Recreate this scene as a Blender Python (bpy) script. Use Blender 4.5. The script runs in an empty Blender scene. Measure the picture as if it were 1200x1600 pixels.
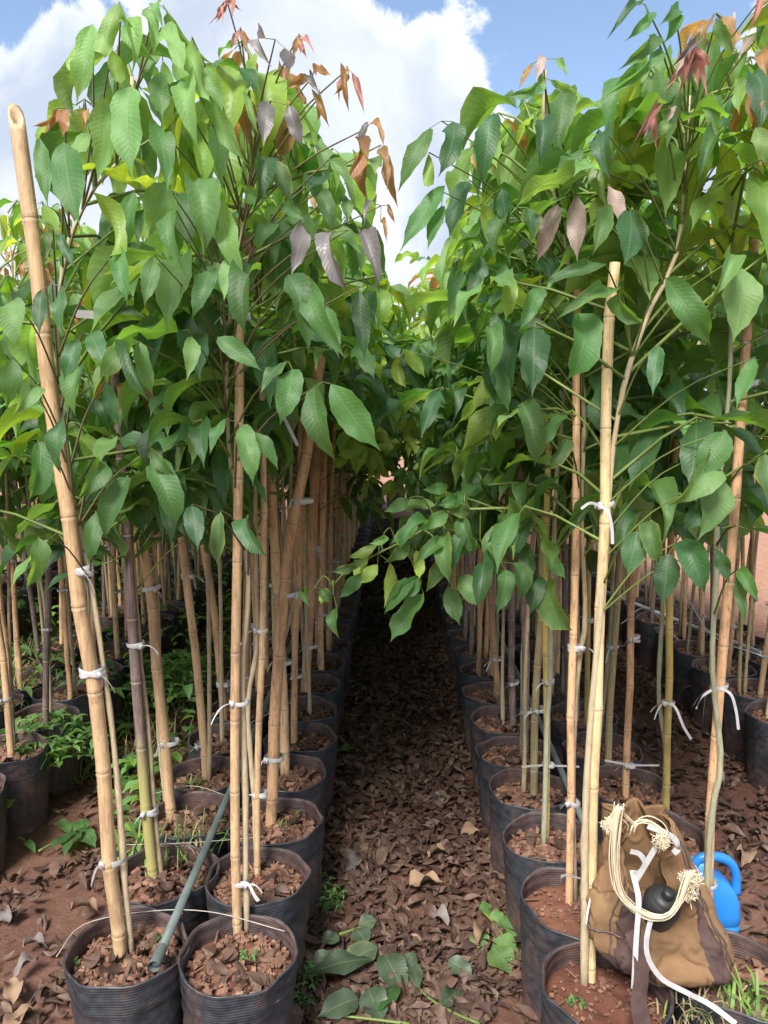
import bpy, math, random
import numpy as np
from mathutils import Vector, Matrix, noise as mnoise

rnd = random.Random(7)
SC = bpy.context.scene
COL = SC.collection
R = math.radians

# ------------------------------------------------------------------ camera
CAMZ, PITCH, YAW = 1.70, R(8.0), 0.0083
cam_d = bpy.data.cameras.new("camera")
cam = bpy.data.objects.new("camera", cam_d); COL.objects.link(cam)
cam.location = (0, 0, CAMZ)
cam.rotation_euler = (R(90) - PITCH, 0, YAW)
cam_d.sensor_fit = 'VERTICAL'; cam_d.sensor_height = 32.0; cam_d.lens = 24.0
cam_d.clip_start = 0.05; cam_d.clip_end = 3000
SC.camera = cam

# ------------------------------------------------------------------ sun, sky, exposure
SUN_EL, SUN_AZ = R(49), R(-160)            # azimuth measured from +Y towards +X
sun_dir = Vector((math.sin(SUN_AZ) * math.cos(SUN_EL), math.cos(SUN_AZ) * math.cos(SUN_EL), math.sin(SUN_EL)))
sd = bpy.data.lights.new("sun", 'SUN'); sd.energy = 2.4; sd.angle = R(18.0); sd.color = (1.0, 0.95, 0.87)
so = bpy.data.objects.new("sun", sd); COL.objects.link(so)
so.rotation_euler = (-sun_dir).to_track_quat('-Z', 'Y').to_euler()
so.location = (0, 0, 12)
SC.view_settings.view_transform = 'Standard'; SC.view_settings.look = 'None'
SC.cycles.max_bounces = 14; SC.cycles.diffuse_bounces = 7; SC.cycles.transmission_bounces = 8
SC.view_settings.gamma = 1; SC.view_settings.use_curve_mapping = False
SC.view_settings.exposure = 1.52
SKY_STRENGTH = 0.09
CLOUD_GAIN = 1.0

fwd = Vector((-math.sin(YAW) * math.cos(PITCH), math.cos(YAW) * math.cos(PITCH), -math.sin(PITCH)))
rgt = Vector((math.cos(YAW), math.sin(YAW), 0)); upv = rgt.cross(fwd)
CAM = Vector((0, 0, CAMZ))
def ray(u, v): return fwd + rgt * ((u - 600) / 1200) + upv * ((800 - v) / 1200)
def PY(u, v, y): d = ray(u, v); return CAM + d * (y / d.y)
def PZ(u, v, z): d = ray(u, v); return CAM + d * ((z - CAMZ) / d.z)
def proj(p):
    q = Vector(p) - CAM; d = q.dot(fwd)
    if d < 0.05: return (-9999, -9999)
    return (600 + 1200 * q.dot(rgt) / d, 800 - 1200 * q.dot(upv) / d)

# ------------------------------------------------------------------ node helpers
def new_mat(name):
    m = bpy.data.materials.new(name); m.use_nodes = True
    nt = m.node_tree; nt.nodes.clear()
    return m, nt
class NT:
    def __init__(s, nt): s.nt = nt
    def n(s, t, props=None, **ins):
        nd = s.nt.nodes.new(t)
        for k, v in (props or {}).items(): setattr(nd, k, v)
        for k, v in ins.items():
            key = int(k[1:]) if k[0] == 'i' and k[1:].isdigit() else k.replace('_', ' ')
            s.set(nd.inputs[key], v)
        return nd
    def set(s, inp, v):
        if isinstance(v, bpy.types.NodeSocket): s.nt.links.new(v, inp)
        elif isinstance(v, tuple) and len(v) == 3 and inp.type == 'RGBA': inp.default_value = (*v, 1)
        else: inp.default_value = v
    def math(s, op, a, b=0.0, clamp=False):
        nd = s.nt.nodes.new('ShaderNodeMath'); nd.operation = op; nd.use_clamp = clamp
        s.set(nd.inputs[0], a); s.set(nd.inputs[1], b); return nd.outputs[0]
    def mix(s, f, a, b, blend='MIX'):
        nd = s.nt.nodes.new('ShaderNodeMix'); nd.data_type = 'RGBA'; nd.blend_type = blend
        s.set(nd.inputs[0], f); s.set(nd.inputs[6], a); s.set(nd.inputs[7], b); return nd.outputs[2]
    def maprange(s, v, a, b, c=0.0, d=1.0, smooth=False):
        nd = s.nt.nodes.new('ShaderNodeMapRange'); nd.clamp = True
        if smooth: nd.interpolation_type = 'SMOOTHSTEP'
        s.set(nd.inputs[0], v)
        for i, x in enumerate((a, b, c, d)): s.set(nd.inputs[i + 1], x)
        return nd.outputs[0]
    def ramp(s, f, stops, interp='LINEAR'):
        nd = s.nt.nodes.new('ShaderNodeValToRGB'); s.set(nd.inputs[0], f)
        cr = nd.color_ramp; cr.interpolation = interp
        while len(cr.elements) < len(stops): cr.elements.new(0.5)
        for e, (p, c) in zip(cr.elements, stops): e.position = p; e.color = (*c, 1)
        return nd.outputs[0]
    def noise(s, vec, scale, detail=3.0, rough=0.55):
        nd = s.nt.nodes.new('ShaderNodeTexNoise')
        if vec is not None: s.set(nd.inputs['Vector'], vec)
        nd.inputs['Scale'].default_value = scale; nd.inputs['Detail'].default_value = detail
        nd.inputs['Roughness'].default_value = rough
        return nd.outputs[0]
    def rand(s):
        a = s.n('ShaderNodeObjectInfo').outputs['Random']; b = s.n('ShaderNodeNewGeometry').outputs['Random Per Island']
        return s.math('FRACT', s.math('ADD', a, b))
    def bump(s, h, strength=0.3, dist=0.01):
        return s.n('ShaderNodeBump', Strength=strength, Distance=dist, Height=h).outputs[0]
    def out(s, sh): s.nt.links.new(sh, s.nt.nodes.new('ShaderNodeOutputMaterial').inputs[0])

# ------------------------------------------------------------------ world
W = bpy.data.worlds.new("World"); SC.world = W; W.use_nodes = True
W.node_tree.nodes.clear(); t = NT(W.node_tree)
sky = t.n('ShaderNodeTexSky', dict(sky_type='NISHITA', sun_disc=False, sun_elevation=SUN_EL, sun_rotation=SUN_AZ,
                                   air_density=1.0, dust_density=2.6, ozone_density=1.3))
tc = t.n('ShaderNodeTexCoord').outputs['Generated']
warp = t.n('ShaderNodeTexNoise', Vector=tc, Scale=3.0, Detail=3.0).outputs[1]
wv = t.n('ShaderNodeVectorMath', dict(operation='MULTIPLY_ADD'), i0=warp, i1=(0.25, 0.25, 0.25), i2=tc).outputs[0]
cn = t.math('ADD', t.math('MULTIPLY', t.noise(wv, 3.2, 3.0, 0.5), 0.55), t.math('MULTIPLY', t.noise(wv, 8.5, 12.0, 0.62), 0.45))
def hole(u, v, r0, r1, amt):
    d = ray(u, v).normalized()
    dp = t.n('ShaderNodeVectorMath', dict(operation='DOT_PRODUCT'), i0=tc, i1=tuple(d)).outputs['Value']
    return t.math('MULTIPLY', t.maprange(dp, math.cos(r0), math.cos(r1), 0, 1, True), amt)
holes = None
for h in [(70, 10, R(8), R(0.5), 0.60), (10, 90, R(5), R(1), 0.30), (965, 120, R(10), R(0.5), 0.62), (900, -30, R(10), R(1), 0.40), (600, -20, R(5), R(0.5), 0.42), (430, -20, R(4), R(0.5), 0.30),
          (520, -500, R(20), R(2), 0.4), (1700, 200, R(24), R(2), 0.4), (-900, 100, R(22), R(2), 0.4)]:
    x = hole(*h); holes = x if holes is None else t.math('ADD', holes, x)
adds = None
for h in [(740, 130, R(12), R(1), 0.32), (855, 70, R(4), R(0.3), 0.20), (500, 60, R(9), R(1), 0.3), (300, 150, R(15), R(3), 0.35), (75, 120, R(6), R(1), 0.45), (60, 300, R(12), R(2), 0.35), (1150, 330, R(12), R(1), 0.45), (800, 420, R(14), R(1), 0.3), (1010, 290, R(9), R(1), 0.3)]:
    x = hole(*h); adds = x if adds is None else t.math('ADD', adds, x)
cn = t.math('ADD', t.math('MULTIPLY', cn, 2.7), -0.85)
cover = t.math('ADD', t.math('SUBTRACT', t.math('ADD', cn, 0.08), holes), adds)
cmask = t.maprange(cover, 0.48, 0.60, 0, 1, True)
sh = t.noise(wv, 4.6, 7.0, 0.55)
edge = t.maprange(cover, 0.52, 0.95, 1.0, 0.0, True)
shade = t.math('ADD', t.math('MULTIPLY', t.maprange(sh, 0.38, 0.62, 0, 1, True), 0.6), t.math('MULTIPLY', edge, 0.75), True)
G = CLOUD_GAIN / SKY_STRENGTH
ccol = t.mix(shade, (0.23 * G, 0.265 * G, 0.325 * G), (0.385 * G, 0.40 * G, 0.42 * G))
skyc = t.n('ShaderNodeMix', dict(data_type='RGBA', blend_type='MULTIPLY')); skyc.inputs[0].default_value = 1
t.set(skyc.inputs[6], sky.outputs[0]); t.set(skyc.inputs[7], (1.0, 1.0, 1.0))
fin = t.mix(cmask, skyc.outputs[2], ccol)
bg = t.n('ShaderNodeBackground', Color=fin, Strength=SKY_STRENGTH)
wo = W.node_tree.nodes.new('ShaderNodeOutputWorld'); W.node_tree.links.new(bg.outputs[0], wo.inputs[0])

# ------------------------------------------------------------------ materials
def leaf_mat(name, top, under, trans, tf=0.32, rough=0.42, vein=0.32):
    m, nt = new_mat(name); t = NT(nt)
    uv = t.n('ShaderNodeUVMap').outputs[0]
    sep = t.n('ShaderNodeSeparateXYZ', Vector=uv)
    x, y = sep.outputs[0], sep.outputs[1]
    s = t.math('MULTIPLY', t.math('ABSOLUTE', t.math('SUBTRACT', x, 0.5)), 2.0)
    rib = t.maprange(s, 0.03, 0.09, 1, 0, True)
    lat = t.math('PINGPONG', t.math('SUBTRACT', t.math('MULTIPLY', y, 9.0), t.math('MULTIPLY', s, 1.15)), 0.5)
    latv = t.math('MULTIPLY', t.maprange(lat, 0.0, 0.06, 1, 0, True), 0.42)
    veins = t.math('MAXIMUM', rib, latv)
    r = t.rand()
    r2 = t.math('FRACT', t.math('MULTIPLY', r, 7.31))
    geo = t.n('ShaderNodeNewGeometry')
    mott = t.noise(t.n('ShaderNodeTexCoord').outputs['Object'], 3.5, 4.0)
    def tint(c, f):
        hs = t.n('ShaderNodeHueSaturation', Color=c)
        t.set(hs.inputs['Hue'], t.maprange(r2, 0, 1, 0.485, 0.512)); t.set(hs.inputs['Value'], t.math('MULTIPLY', t.maprange(r, 0, 1, 0.72, 1.3), t.maprange(mott, 0.3, 0.7, 0.85, 1.15)))
        hs.inputs['Saturation'].default_value = f
        return hs.outputs[0]
    face = t.mix(geo.outputs['Backfacing'], top, under)
    base = tint(face, 1.0)
    light = t.mix(0.45, base, (0.35, 0.42, 0.22))
    colr = t.mix(t.math('MULTIPLY', veins, vein), base, light)
    spot = t.math('MULTIPLY', t.maprange(t.noise(t.n('ShaderNodeVectorMath', dict(operation='ADD'), i0=uv, i1=t.n('ShaderNodeCombineXYZ', X=t.math('MULTIPLY', r, 37.0)).outputs[0]).outputs[0], 13.0, 3.0), 0.66, 0.70, 0, 0.75, True), t.maprange(r2, 0.55, 0.8))
    edgey = t.math('MULTIPLY', t.maprange(t.math('ADD', s, t.math('MULTIPLY', mott, 0.8)), 1.05, 1.35, 0, 0.5, True), t.maprange(r2, 0.2, 0.0))
    colr = t.mix(edgey, colr, (0.30, 0.30, 0.06))
    colr = t.mix(spot, colr, (0.09, 0.06, 0.03))
    quilt = t.math('ADD', t.math('MULTIPLY', t.math('SINE', t.math('MULTIPLY', lat, 6.28)), 0.5), t.math('MULTIPLY', rib, -0.8))
    nb = t.bump(t.math('ADD', quilt, t.math('MULTIPLY', mott, 2.5)), 0.17, 0.004)
    p = t.n('ShaderNodeBsdfPrincipled', Base_Color=colr, Roughness=rough, Normal=nb); p.inputs['Specular IOR Level'].default_value = 0.5
    tr = t.n('ShaderNodeBsdfTranslucent', Color=t.mix(t.math('MULTIPLY', veins, 0.5), tint(trans, 1.0), colr), Normal=nb)
    mx = t.n('ShaderNodeMixShader', Fac=tf, i1=p.outputs[0], i2=tr.outputs[0])
    t.out(mx.outputs[0]); return m
LM = {
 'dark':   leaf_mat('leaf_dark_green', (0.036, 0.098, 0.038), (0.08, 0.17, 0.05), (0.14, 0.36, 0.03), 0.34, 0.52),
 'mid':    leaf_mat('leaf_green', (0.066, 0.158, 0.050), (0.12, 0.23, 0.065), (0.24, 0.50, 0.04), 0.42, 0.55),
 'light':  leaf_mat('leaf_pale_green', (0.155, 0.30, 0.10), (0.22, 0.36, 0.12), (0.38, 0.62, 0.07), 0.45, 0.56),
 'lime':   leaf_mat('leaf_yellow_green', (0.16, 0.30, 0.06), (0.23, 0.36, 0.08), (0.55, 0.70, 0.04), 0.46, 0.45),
 'bronze': leaf_mat('leaf_bronze', (0.30, 0.17, 0.08), (0.38, 0.20, 0.07), (0.75, 0.38, 0.08), 0.42, 0.45),
 'mauve':  leaf_mat('leaf_mauve_grey', (0.17, 0.16, 0.165), (0.26, 0.23, 0.21), (0.30, 0.22, 0.16), 0.25, 0.40, 0.35),
 'rose':   leaf_mat('leaf_pale_rose', (0.34, 0.26, 0.23), (0.42, 0.34, 0.28), (0.5, 0.35, 0.25), 0.30, 0.45),
 'pink':   leaf_mat('leaf_pink', (0.40, 0.19, 0.16), (0.46, 0.24, 0.20), (0.75, 0.34, 0.26), 0.40, 0.45),
 'wilt':   leaf_mat('leaf_wilted_green', (0.055, 0.085, 0.050), (0.12, 0.15, 0.10), (0.1, 0.14, 0.05), 0.12, 0.5),
}
CLS = list(LM)

def simple_mat(name, stops, nscale=8.0, rough=0.7, use_rand=True, bump=0.3, bdist=0.004, spec=0.4, stretch=None, detail=5.0):
    m, nt = new_mat(name); t = NT(nt)
    v = t.n('ShaderNodeTexCoord').outputs['Object']
    if stretch: v = t.n('ShaderNodeMapping', Vector=v, Scale=stretch).outputs[0]
    n = t.noise(v, nscale, detail)
    f = t.maprange(n, 0.28, 0.72)
    if use_rand: f = t.math('ADD', t.math('MULTIPLY', f, 0.5), t.math('MULTIPLY', t.rand(), 0.5))
    c = t.ramp(f, stops)
    p = t.n('ShaderNodeBsdfPrincipled', Base_Color=c, Roughness=rough, Normal=t.bump(n, bump, bdist)); p.inputs['Specular IOR Level'].default_value = spec
    t.out(p.outputs[0]); return m

def bamboo_mat(name, a, b, dark, stain=0.5):
    m, nt = new_mat(name); t = NT(nt)
    ob = t.n('ShaderNodeTexCoord').outputs['Object']
    oi = t.n('ShaderNodeObjectInfo').outputs['Random']
    off = t.n('ShaderNodeVectorMath', dict(operation='ADD'), i0=ob, i1=t.n('ShaderNodeCombineXYZ', X=t.math('MULTIPLY', oi, 31.0), Z=t.math('MULTIPLY', oi, 17.0)).outputs[0]).outputs[0]
    st = t.noise(t.n('ShaderNodeMapping', Vector=off, Scale=(330, 330, 7.0)).outputs[0], 1.0, 3.0)
    blot = t.noise(t.n('ShaderNodeMapping', Vector=off, Scale=(34, 34, 9.0)).outputs[0], 1.0, 7.0, 0.7)
    fine = t.noise(t.n('ShaderNodeMapping', Vector=off, Scale=(190, 190, 45)).outputs[0], 1.0, 3.0)
    c = t.mix(t.maprange(st, 0.38, 0.62), a, b)
    hs = t.n('ShaderNodeHueSaturation', Color=c, Value=t.maprange(oi, 0, 1, 0.75, 1.2)); c = hs.outputs[0]
    c = t.mix(t.maprange(blot, 0.46, 0.62, 0, stain, True), c, dark)
    c = t.mix(t.maprange(fine, 0.58, 0.68, 0, 0.6, True), c, dark)
    ring = t.n('ShaderNodeAttribute', dict(attribute_name='ring')).outputs['Fac']
    c = t.mix(t.maprange(ring, 0.4, 1.0, 0, 0.85), c, (0.09, 0.06, 0.04))
    c = t.mix(t.maprange(ring, -0.3, -1.0, 0, 0.6), c, (0.48, 0.42, 0.34))
    p = t.n('ShaderNodeBsdfPrincipled', Base_Color=c, Roughness=t.maprange(blot, 0.3, 0.7, 0.38, 0.62), Normal=t.bump(t.math('ADD', st, blot), 0.4, 0.002))
    t.out(p.outputs[0]); return m
BM = {
 'tan':    bamboo_mat('bamboo_tan', (0.50, 0.33, 0.185), (0.64, 0.45, 0.26), (0.24, 0.14, 0.08)),
 'pale':   bamboo_mat('bamboo_pale', (0.62, 0.47, 0.25), (0.72, 0.56, 0.32), (0.27, 0.18, 0.09), 0.4),
 'yellow': bamboo_mat('bamboo_yellow', (0.45, 0.34, 0.10), (0.52, 0.40, 0.14), (0.17, 0.12, 0.05), 0.55),
 'purple': bamboo_mat('bamboo_purple', (0.12, 0.085, 0.085), (0.26, 0.20, 0.17), (0.07, 0.045, 0.045), 0.6),
 'olive':  bamboo_mat('bamboo_olive', (0.25, 0.20, 0.10), (0.33, 0.28, 0.15), (0.12, 0.09, 0.05), 0.5),
 'orange': bamboo_mat('bamboo_orange', (0.50, 0.30, 0.165), (0.60, 0.38, 0.22), (0.17, 0.09, 0.05), 0.55),
}
_m = BM['purple'].copy(); _m.name = 'bamboo_purple_and_yellow'; BM['twotone'] = _m
_t = NT(_m.node_tree); _p = next(n for n in _m.node_tree.nodes if n.type == 'BSDF_PRINCIPLED'); _c = _p.inputs['Base Color'].links[0].from_socket
_z = _t.n('ShaderNodeSeparateXYZ', Vector=_t.n('ShaderNodeTexCoord').outputs['Object']).outputs[2]
_t.set(_p.inputs['Base Color'], _t.mix(_t.maprange(_t.math('ADD', _z, _t.math('MULTIPLY', _t.noise(None, 9.0), 0.25)), 0.40, 0.62, 0.9, 0.0, True), _c, (0.36, 0.33, 0.12)))
M_bark = simple_mat('sapling_bark', [(0.0, (0.11, 0.085, 0.05)), (0.4, (0.34, 0.27, 0.17)), (1.0, (0.52, 0.44, 0.30))], 1.0, 0.8, True, 0.9, 0.004, stretch=(90, 90, 26))
M_barkg = simple_mat('sapling_bark_green', [(0.0, (0.08, 0.09, 0.05)), (0.45, (0.22, 0.22, 0.14)), (1.0, (0.36, 0.35, 0.25))], 1.0, 0.8, True, 0.9, 0.004, stretch=(90, 90, 26))
M_stalk = simple_mat('leaf_stalk_green', [(0.0, (0.08, 0.12, 0.03)), (1.0, (0.18, 0.24, 0.06))], 12.0, 0.5)
M_stalkp = simple_mat('leaf_stalk_purple', [(0.0, (0.12, 0.10, 0.06)), (1.0, (0.20, 0.19, 0.10))], 12.0, 0.5)
M_chip = simple_mat('bark_chip', [(0.0, (0.06, 0.032, 0.024)), (0.4, (0.15, 0.078, 0.052)), (0.75, (0.25, 0.14, 0.095)), (1.0, (0.36, 0.25, 0.17))], 60.0, 0.85, True, 0.4, 0.002)
M_litter = simple_mat('dead_leaf', [(0.0, (0.028, 0.018, 0.017)), (0.35, (0.060, 0.033, 0.024)), (0.6, (0.095, 0.053, 0.037)), (0.78, (0.14, 0.098, 0.078)), (0.92, (0.20, 0.115, 0.072)), (1.0, (0.30, 0.20, 0.13))], 30.0, 0.75, True, 0.5, 0.004)
M_greydead = simple_mat('dead_leaf_grey', [(0.0, (0.10, 0.085, 0.085)), (1.0, (0.24, 0.20, 0.19))], 25.0, 0.8, True, 0.6, 0.004)
M_tandead = simple_mat('dead_leaf_tan', [(0.0, (0.15, 0.095, 0.065)), (1.0, (0.30, 0.20, 0.13))], 25.0, 0.8, True, 0.6, 0.004)
M_tape = simple_mat('white_tape', [(0.0, (0.30, 0.30, 0.31)), (1.0, (0.54, 0.54, 0.55))], 40.0, 0.45, True, 0.3, 0.002)
M_wire = simple_mat('thin_wire', [(0.0, (0.25, 0.22, 0.19)), (1.0, (0.5, 0.46, 0.42))], 40.0, 0.5)
M_pipe = simple_mat('grey_pipe', [(0.0, (0.075, 0.10, 0.10)), (1.0, (0.15, 0.18, 0.175))], 9.0, 0.45, False, 0.1)
M_pipel = simple_mat('pale_pipe', [(0.0, (0.30, 0.33, 0.35)), (1.0, (0.48, 0.50, 0.52))], 9.0, 0.45, False, 0.1)
M_grass = simple_mat('grass_green', [(0.0, (0.07, 0.14, 0.03)), (1.0, (0.19, 0.30, 0.06))], 9.0, 0.55)
M_dry = simple_mat('grass_dry', [(0.0, (0.22, 0.17, 0.09)), (1.0, (0.46, 0.39, 0.24))], 9.0, 0.7)
M_weed = leaf_mat('weed_leaf', (0.06, 0.16, 0.045), (0.12, 0.22, 0.07), (0.22, 0.42, 0.05), 0.3, 0.5)

# red soil of the ground
def soil_mat():
    m, nt = new_mat('red_soil'); t = NT(nt)
    ob = t.n('ShaderNodeTexCoord').outputs['Object']
    a = t.noise(ob, 1.3, 6.0); b = t.noise(ob, 14.0, 8.0, 0.7); c3 = t.noise(ob, 90.0, 5.0, 0.7)
    c = t.ramp(t.math('ADD', t.math('MULTIPLY', a, 0.5), t.math('MULTIPLY', b, 0.5)), [(0.3, (0.070, 0.036, 0.029)), (0.5, (0.13, 0.066, 0.049)), (0.7, (0.21, 0.12, 0.09))])
    y = t.n('ShaderNodeSeparateXYZ', Vector=ob)
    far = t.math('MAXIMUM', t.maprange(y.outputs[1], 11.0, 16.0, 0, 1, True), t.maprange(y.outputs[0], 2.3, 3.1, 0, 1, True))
    c = t.mix(t.math('MULTIPLY', far, 0.85), c, t.ramp(b, [(0.3, (0.30, 0.15, 0.10)), (0.7, (0.46, 0.27, 0.19))]))  # sunlit brightness of the open ground beyond the rows, painted into the soil colour
    p = t.n('ShaderNodeBsdfPrincipled', Base_Color=c, Roughness=0.92, Normal=t.bump(t.math('ADD', b, t.math('MULTIPLY', c3, 0.4)), 0.7, 0.02)); p.inputs['Specular IOR Level'].default_value = 0.2
    t.out(p.outputs[0]); return m
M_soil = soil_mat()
M_potsoil = simple_mat('pot_soil', [(0.0, (0.06, 0.026, 0.020)), (0.5, (0.13, 0.055, 0.038)), (1.0, (0.22, 0.105, 0.07))], 22.0, 0.95, True, 0.9, 0.012, 0.15)
def pot_mat():
    m, nt = new_mat('black_pot_plastic'); t = NT(nt)
    ob = t.n('ShaderNodeTexCoord').outputs['Object']
    oi = t.n('ShaderNodeObjectInfo').outputs['Random']
    off = t.n('ShaderNodeVectorMath', dict(operation='ADD'), i0=ob, i1=t.n('ShaderNodeCombineXYZ', X=t.math('MULTIPLY', oi, 9.0), Y=t.math('MULTIPLY', oi, 5.0)).outputs[0]).outputs[0]
    z = t.n('ShaderNodeSeparateXYZ', Vector=ob).outputs[2]
    n = t.noise(off, 9.0, 7.0, 0.65); n2 = t.noise(off, 40.0, 4.0)
    ribs = t.math('SINE', t.math('MULTIPLY', z, 900.0)); ribm = t.maprange(z, 0.235, 0.25, 0.06, 1.0); ribs = t.math('MULTIPLY', ribs, ribm)
    mud = t.maprange(t.math('SUBTRACT', t.math('MULTIPLY', n, 1.0), t.math('MULTIPLY', z, 0.75)), 0.26, 0.56, 0, 0.85, True)
    inside = t.n('ShaderNodeAttribute', dict(attribute_name='ring')).outputs['Fac']
    mud = t.math('MAXIMUM', mud, t.math('MULTIPLY', inside, t.maprange(n, 0.3, 0.6, 0.25, 0.8)))
    c = t.mix(t.maprange(n2, 0.35, 0.7), (0.020, 0.023, 0.029), (0.050, 0.057, 0.070))
    c = t.mix(mud, c, t.ramp(n2, [(0.3, (0.085, 0.042, 0.034)), (0.7, (0.15, 0.085, 0.07))]))
    c = t.mix(t.math('MULTIPLY', t.maprange(ribs, 0.45, 1.0), 0.18), c, (0.13, 0.13, 0.14))  # light grey highlights on the rib crests, painted into the plastic colour
    p = t.n('ShaderNodeBsdfPrincipled', Base_Color=c, Roughness=t.math('ADD', t.math('MULTIPLY', mud, 0.35), 0.42), Normal=t.bump(t.math('ADD', t.math('ADD', n2, n), t.math('MULTIPLY', ribs, 0.35)), 0.4, 0.003))
    t.out(p.outputs[0]); return m
M_pot = pot_mat()

# ------------------------------------------------------------------ mesh builder
class MB:
    def __init__(s): s.V = []; s.F = []; s.n = 0; s.UV = []; s.A = []
    def add(s, v, f, uv=None, mat=0, ring=None):
        v = np.asarray(v, float).reshape(-1, 3); f = [np.asarray(x, int) for x in (f if isinstance(f, list) and len(f) and isinstance(f[0], np.ndarray) else [np.asarray(f, int)])]
        for x in f: s.F.append((x + s.n, mat))
        s.V.append(v); s.n += len(v)
        s.UV.append(np.zeros((len(v), 2)) if uv is None else np.asarray(uv, float))
        s.A.append(np.zeros(len(v)) if ring is None else np.asarray(ring, float))
        return s
    def mesh(s, name, mats, smooth=True, attr=False):
        me = bpy.data.meshes.new(name)
        V = np.concatenate(s.V); UV = np.concatenate(s.UV); A = np.concatenate(s.A)
        me.vertices.add(len(V)); me.vertices.foreach_set('co', V.astype(np.float32).ravel())
        idx, st, mi, k = [], [], [], 0
        for f, m in s.F:
            w = f.shape[1]; idx.append(f.ravel()); st.append(k + np.arange(len(f)) * w); mi.append(np.full(len(f), m)); k += f.size
        idx = np.concatenate(idx); st = np.concatenate(st); mi = np.concatenate(mi)
        me.loops.add(len(idx)); me.loops.foreach_set('vertex_index', idx.astype(np.int32))
        me.polygons.add(len(st)); me.polygons.foreach_set('loop_start', st.astype(np.int32))
        me.polygons.foreach_set('material_index', mi.astype(np.int32))
        me.polygons.foreach_set('use_smooth', np.full(len(st), smooth))
        ul = me.uv_layers.new(name='UVMap'); ul.data.foreach_set('uv', UV[idx].astype(np.float32).ravel())
        if attr:
            at = me.attributes.new('ring', 'FLOAT', 'POINT'); at.data.foreach_set('value', A.astype(np.float32))
        for m in mats: me.materials.append(m)
        me.update(calc_edges=True); me.validate()
        return me
def obj(name, me, parent=None, kind=None):
    o = bpy.data.objects.new(name, me); COL.objects.link(o)
    if parent is not None: o.parent = parent
    if kind: o['kind'] = kind
    return o
def empty(name, loc, label, cat, group=None):
    o = bpy.data.objects.new(name, None); COL.objects.link(o); o.location = loc; o.empty_display_size = 0.05
    tag(o, label, cat, group); return o
def tag(o, label, cat, group=None):
    o['label'] = label; o['category'] = cat
    if group: o['group'] = group
    return o

def tube(pts, rad, sides=8, cap=True, closed=False):
    P = np.array([tuple(p) for p in pts], float); n = len(P)
    rad = np.full(n, rad, float) if np.isscalar(rad) else np.asarray(rad, float)
    T = np.zeros_like(P); T[1:-1] = P[2:] - P[:-2]; T[0] = P[1] - P[0]; T[-1] = P[-1] - P[-2]
    T /= np.linalg.norm(T, axis=1)[:, None] + 1e-9
    ref = np.array([1.0, 0, 0]) if abs(T[0][0]) < 0.8 else np.array([0, 1.0, 0])
    N = ref - T[0] * ref.dot(T[0]); N /= np.linalg.norm(N)
    out = []
    ang = np.arange(sides) * 2 * math.pi / sides
    for i in range(n):
        N = N - T[i] * N.dot(T[i]); N /= np.linalg.norm(N) + 1e-9
        B = np.cross(T[i], N)
        out.append(P[i] + rad[i] * (np.cos(ang)[:, None] * N + np.sin(ang)[:, None] * B))
    V = np.concatenate(out)
    i = np.arange(n - 1)[:, None] * sides; j = np.arange(sides)[None, :]; j2 = (j + 1) % sides
    F = np.stack([i + j, i + j2, i + sides + j2, i + sides + j], -1).reshape(-1, 4)
    Fl = [F]
    if cap:
        c0 = len(V); V = np.concatenate([V, P[[0, -1]]]); jj = np.arange(sides)
        Fl.append(np.stack([np.full(sides, c0), (jj + 1) % sides, jj], -1))
        Fl.append(np.stack([np.full(sides, c0 + 1), (n - 1) * sides + jj, (n - 1) * sides + (jj + 1) % sides], -1))
    return V, Fl
def smooth_path(pts, n):
    P = np.array([tuple(p) for p in pts], float); d = np.concatenate([[0], np.cumsum(np.linalg.norm(np.diff(P, axis=0), axis=1))])
    if len(P) > 2:
        Q = np.concatenate([[2 * P[0] - P[1]], P, [2 * P[-1] - P[-2]]])
        s = np.linspace(0, d[-1], n); out = []
        for x in s:
            k = min(max(np.searchsorted(d, x, 'right') - 1, 0), len(P) - 2); u = (x - d[k]) / (d[k + 1] - d[k] + 1e-9)
            a, b, c, e = Q[k], Q[k + 1], Q[k + 2], Q[k + 3]
            out.append(0.5 * ((2 * b) + (-a + c) * u + (2 * a - 5 * b + 4 * c - e) * u * u + (-a + 3 * b - 3 * c + e) * u ** 3))
        return np.array(out)
    s = np.linspace(0, 1, n)[:, None]; return P[0] * (1 - s) + P[-1] * s
def ribbon(pts, width, side=None, thick=0.0):
    P = np.array([tuple(p) for p in pts], float); n = len(P)
    T = np.gradient(P, axis=0); T /= np.linalg.norm(T, axis=1)[:, None] + 1e-9
    S = np.array(side if side is not None else (1, 0, 0.2), float); S = np.tile(S, (n, 1)) if S.ndim == 1 else S
    S = S - T * (S * T).sum(1)[:, None]; S /= np.linalg.norm(S, axis=1)[:, None] + 1e-9
    w = (np.full(n, width) if np.isscalar(width) else np.asarray(width))[:, None] / 2
    V = np.concatenate([P - S * w, P + S * w]); i = np.arange(n - 1)
    return V, [np.stack([i, i + n, i + n + 1, i + 1], -1)]

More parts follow.
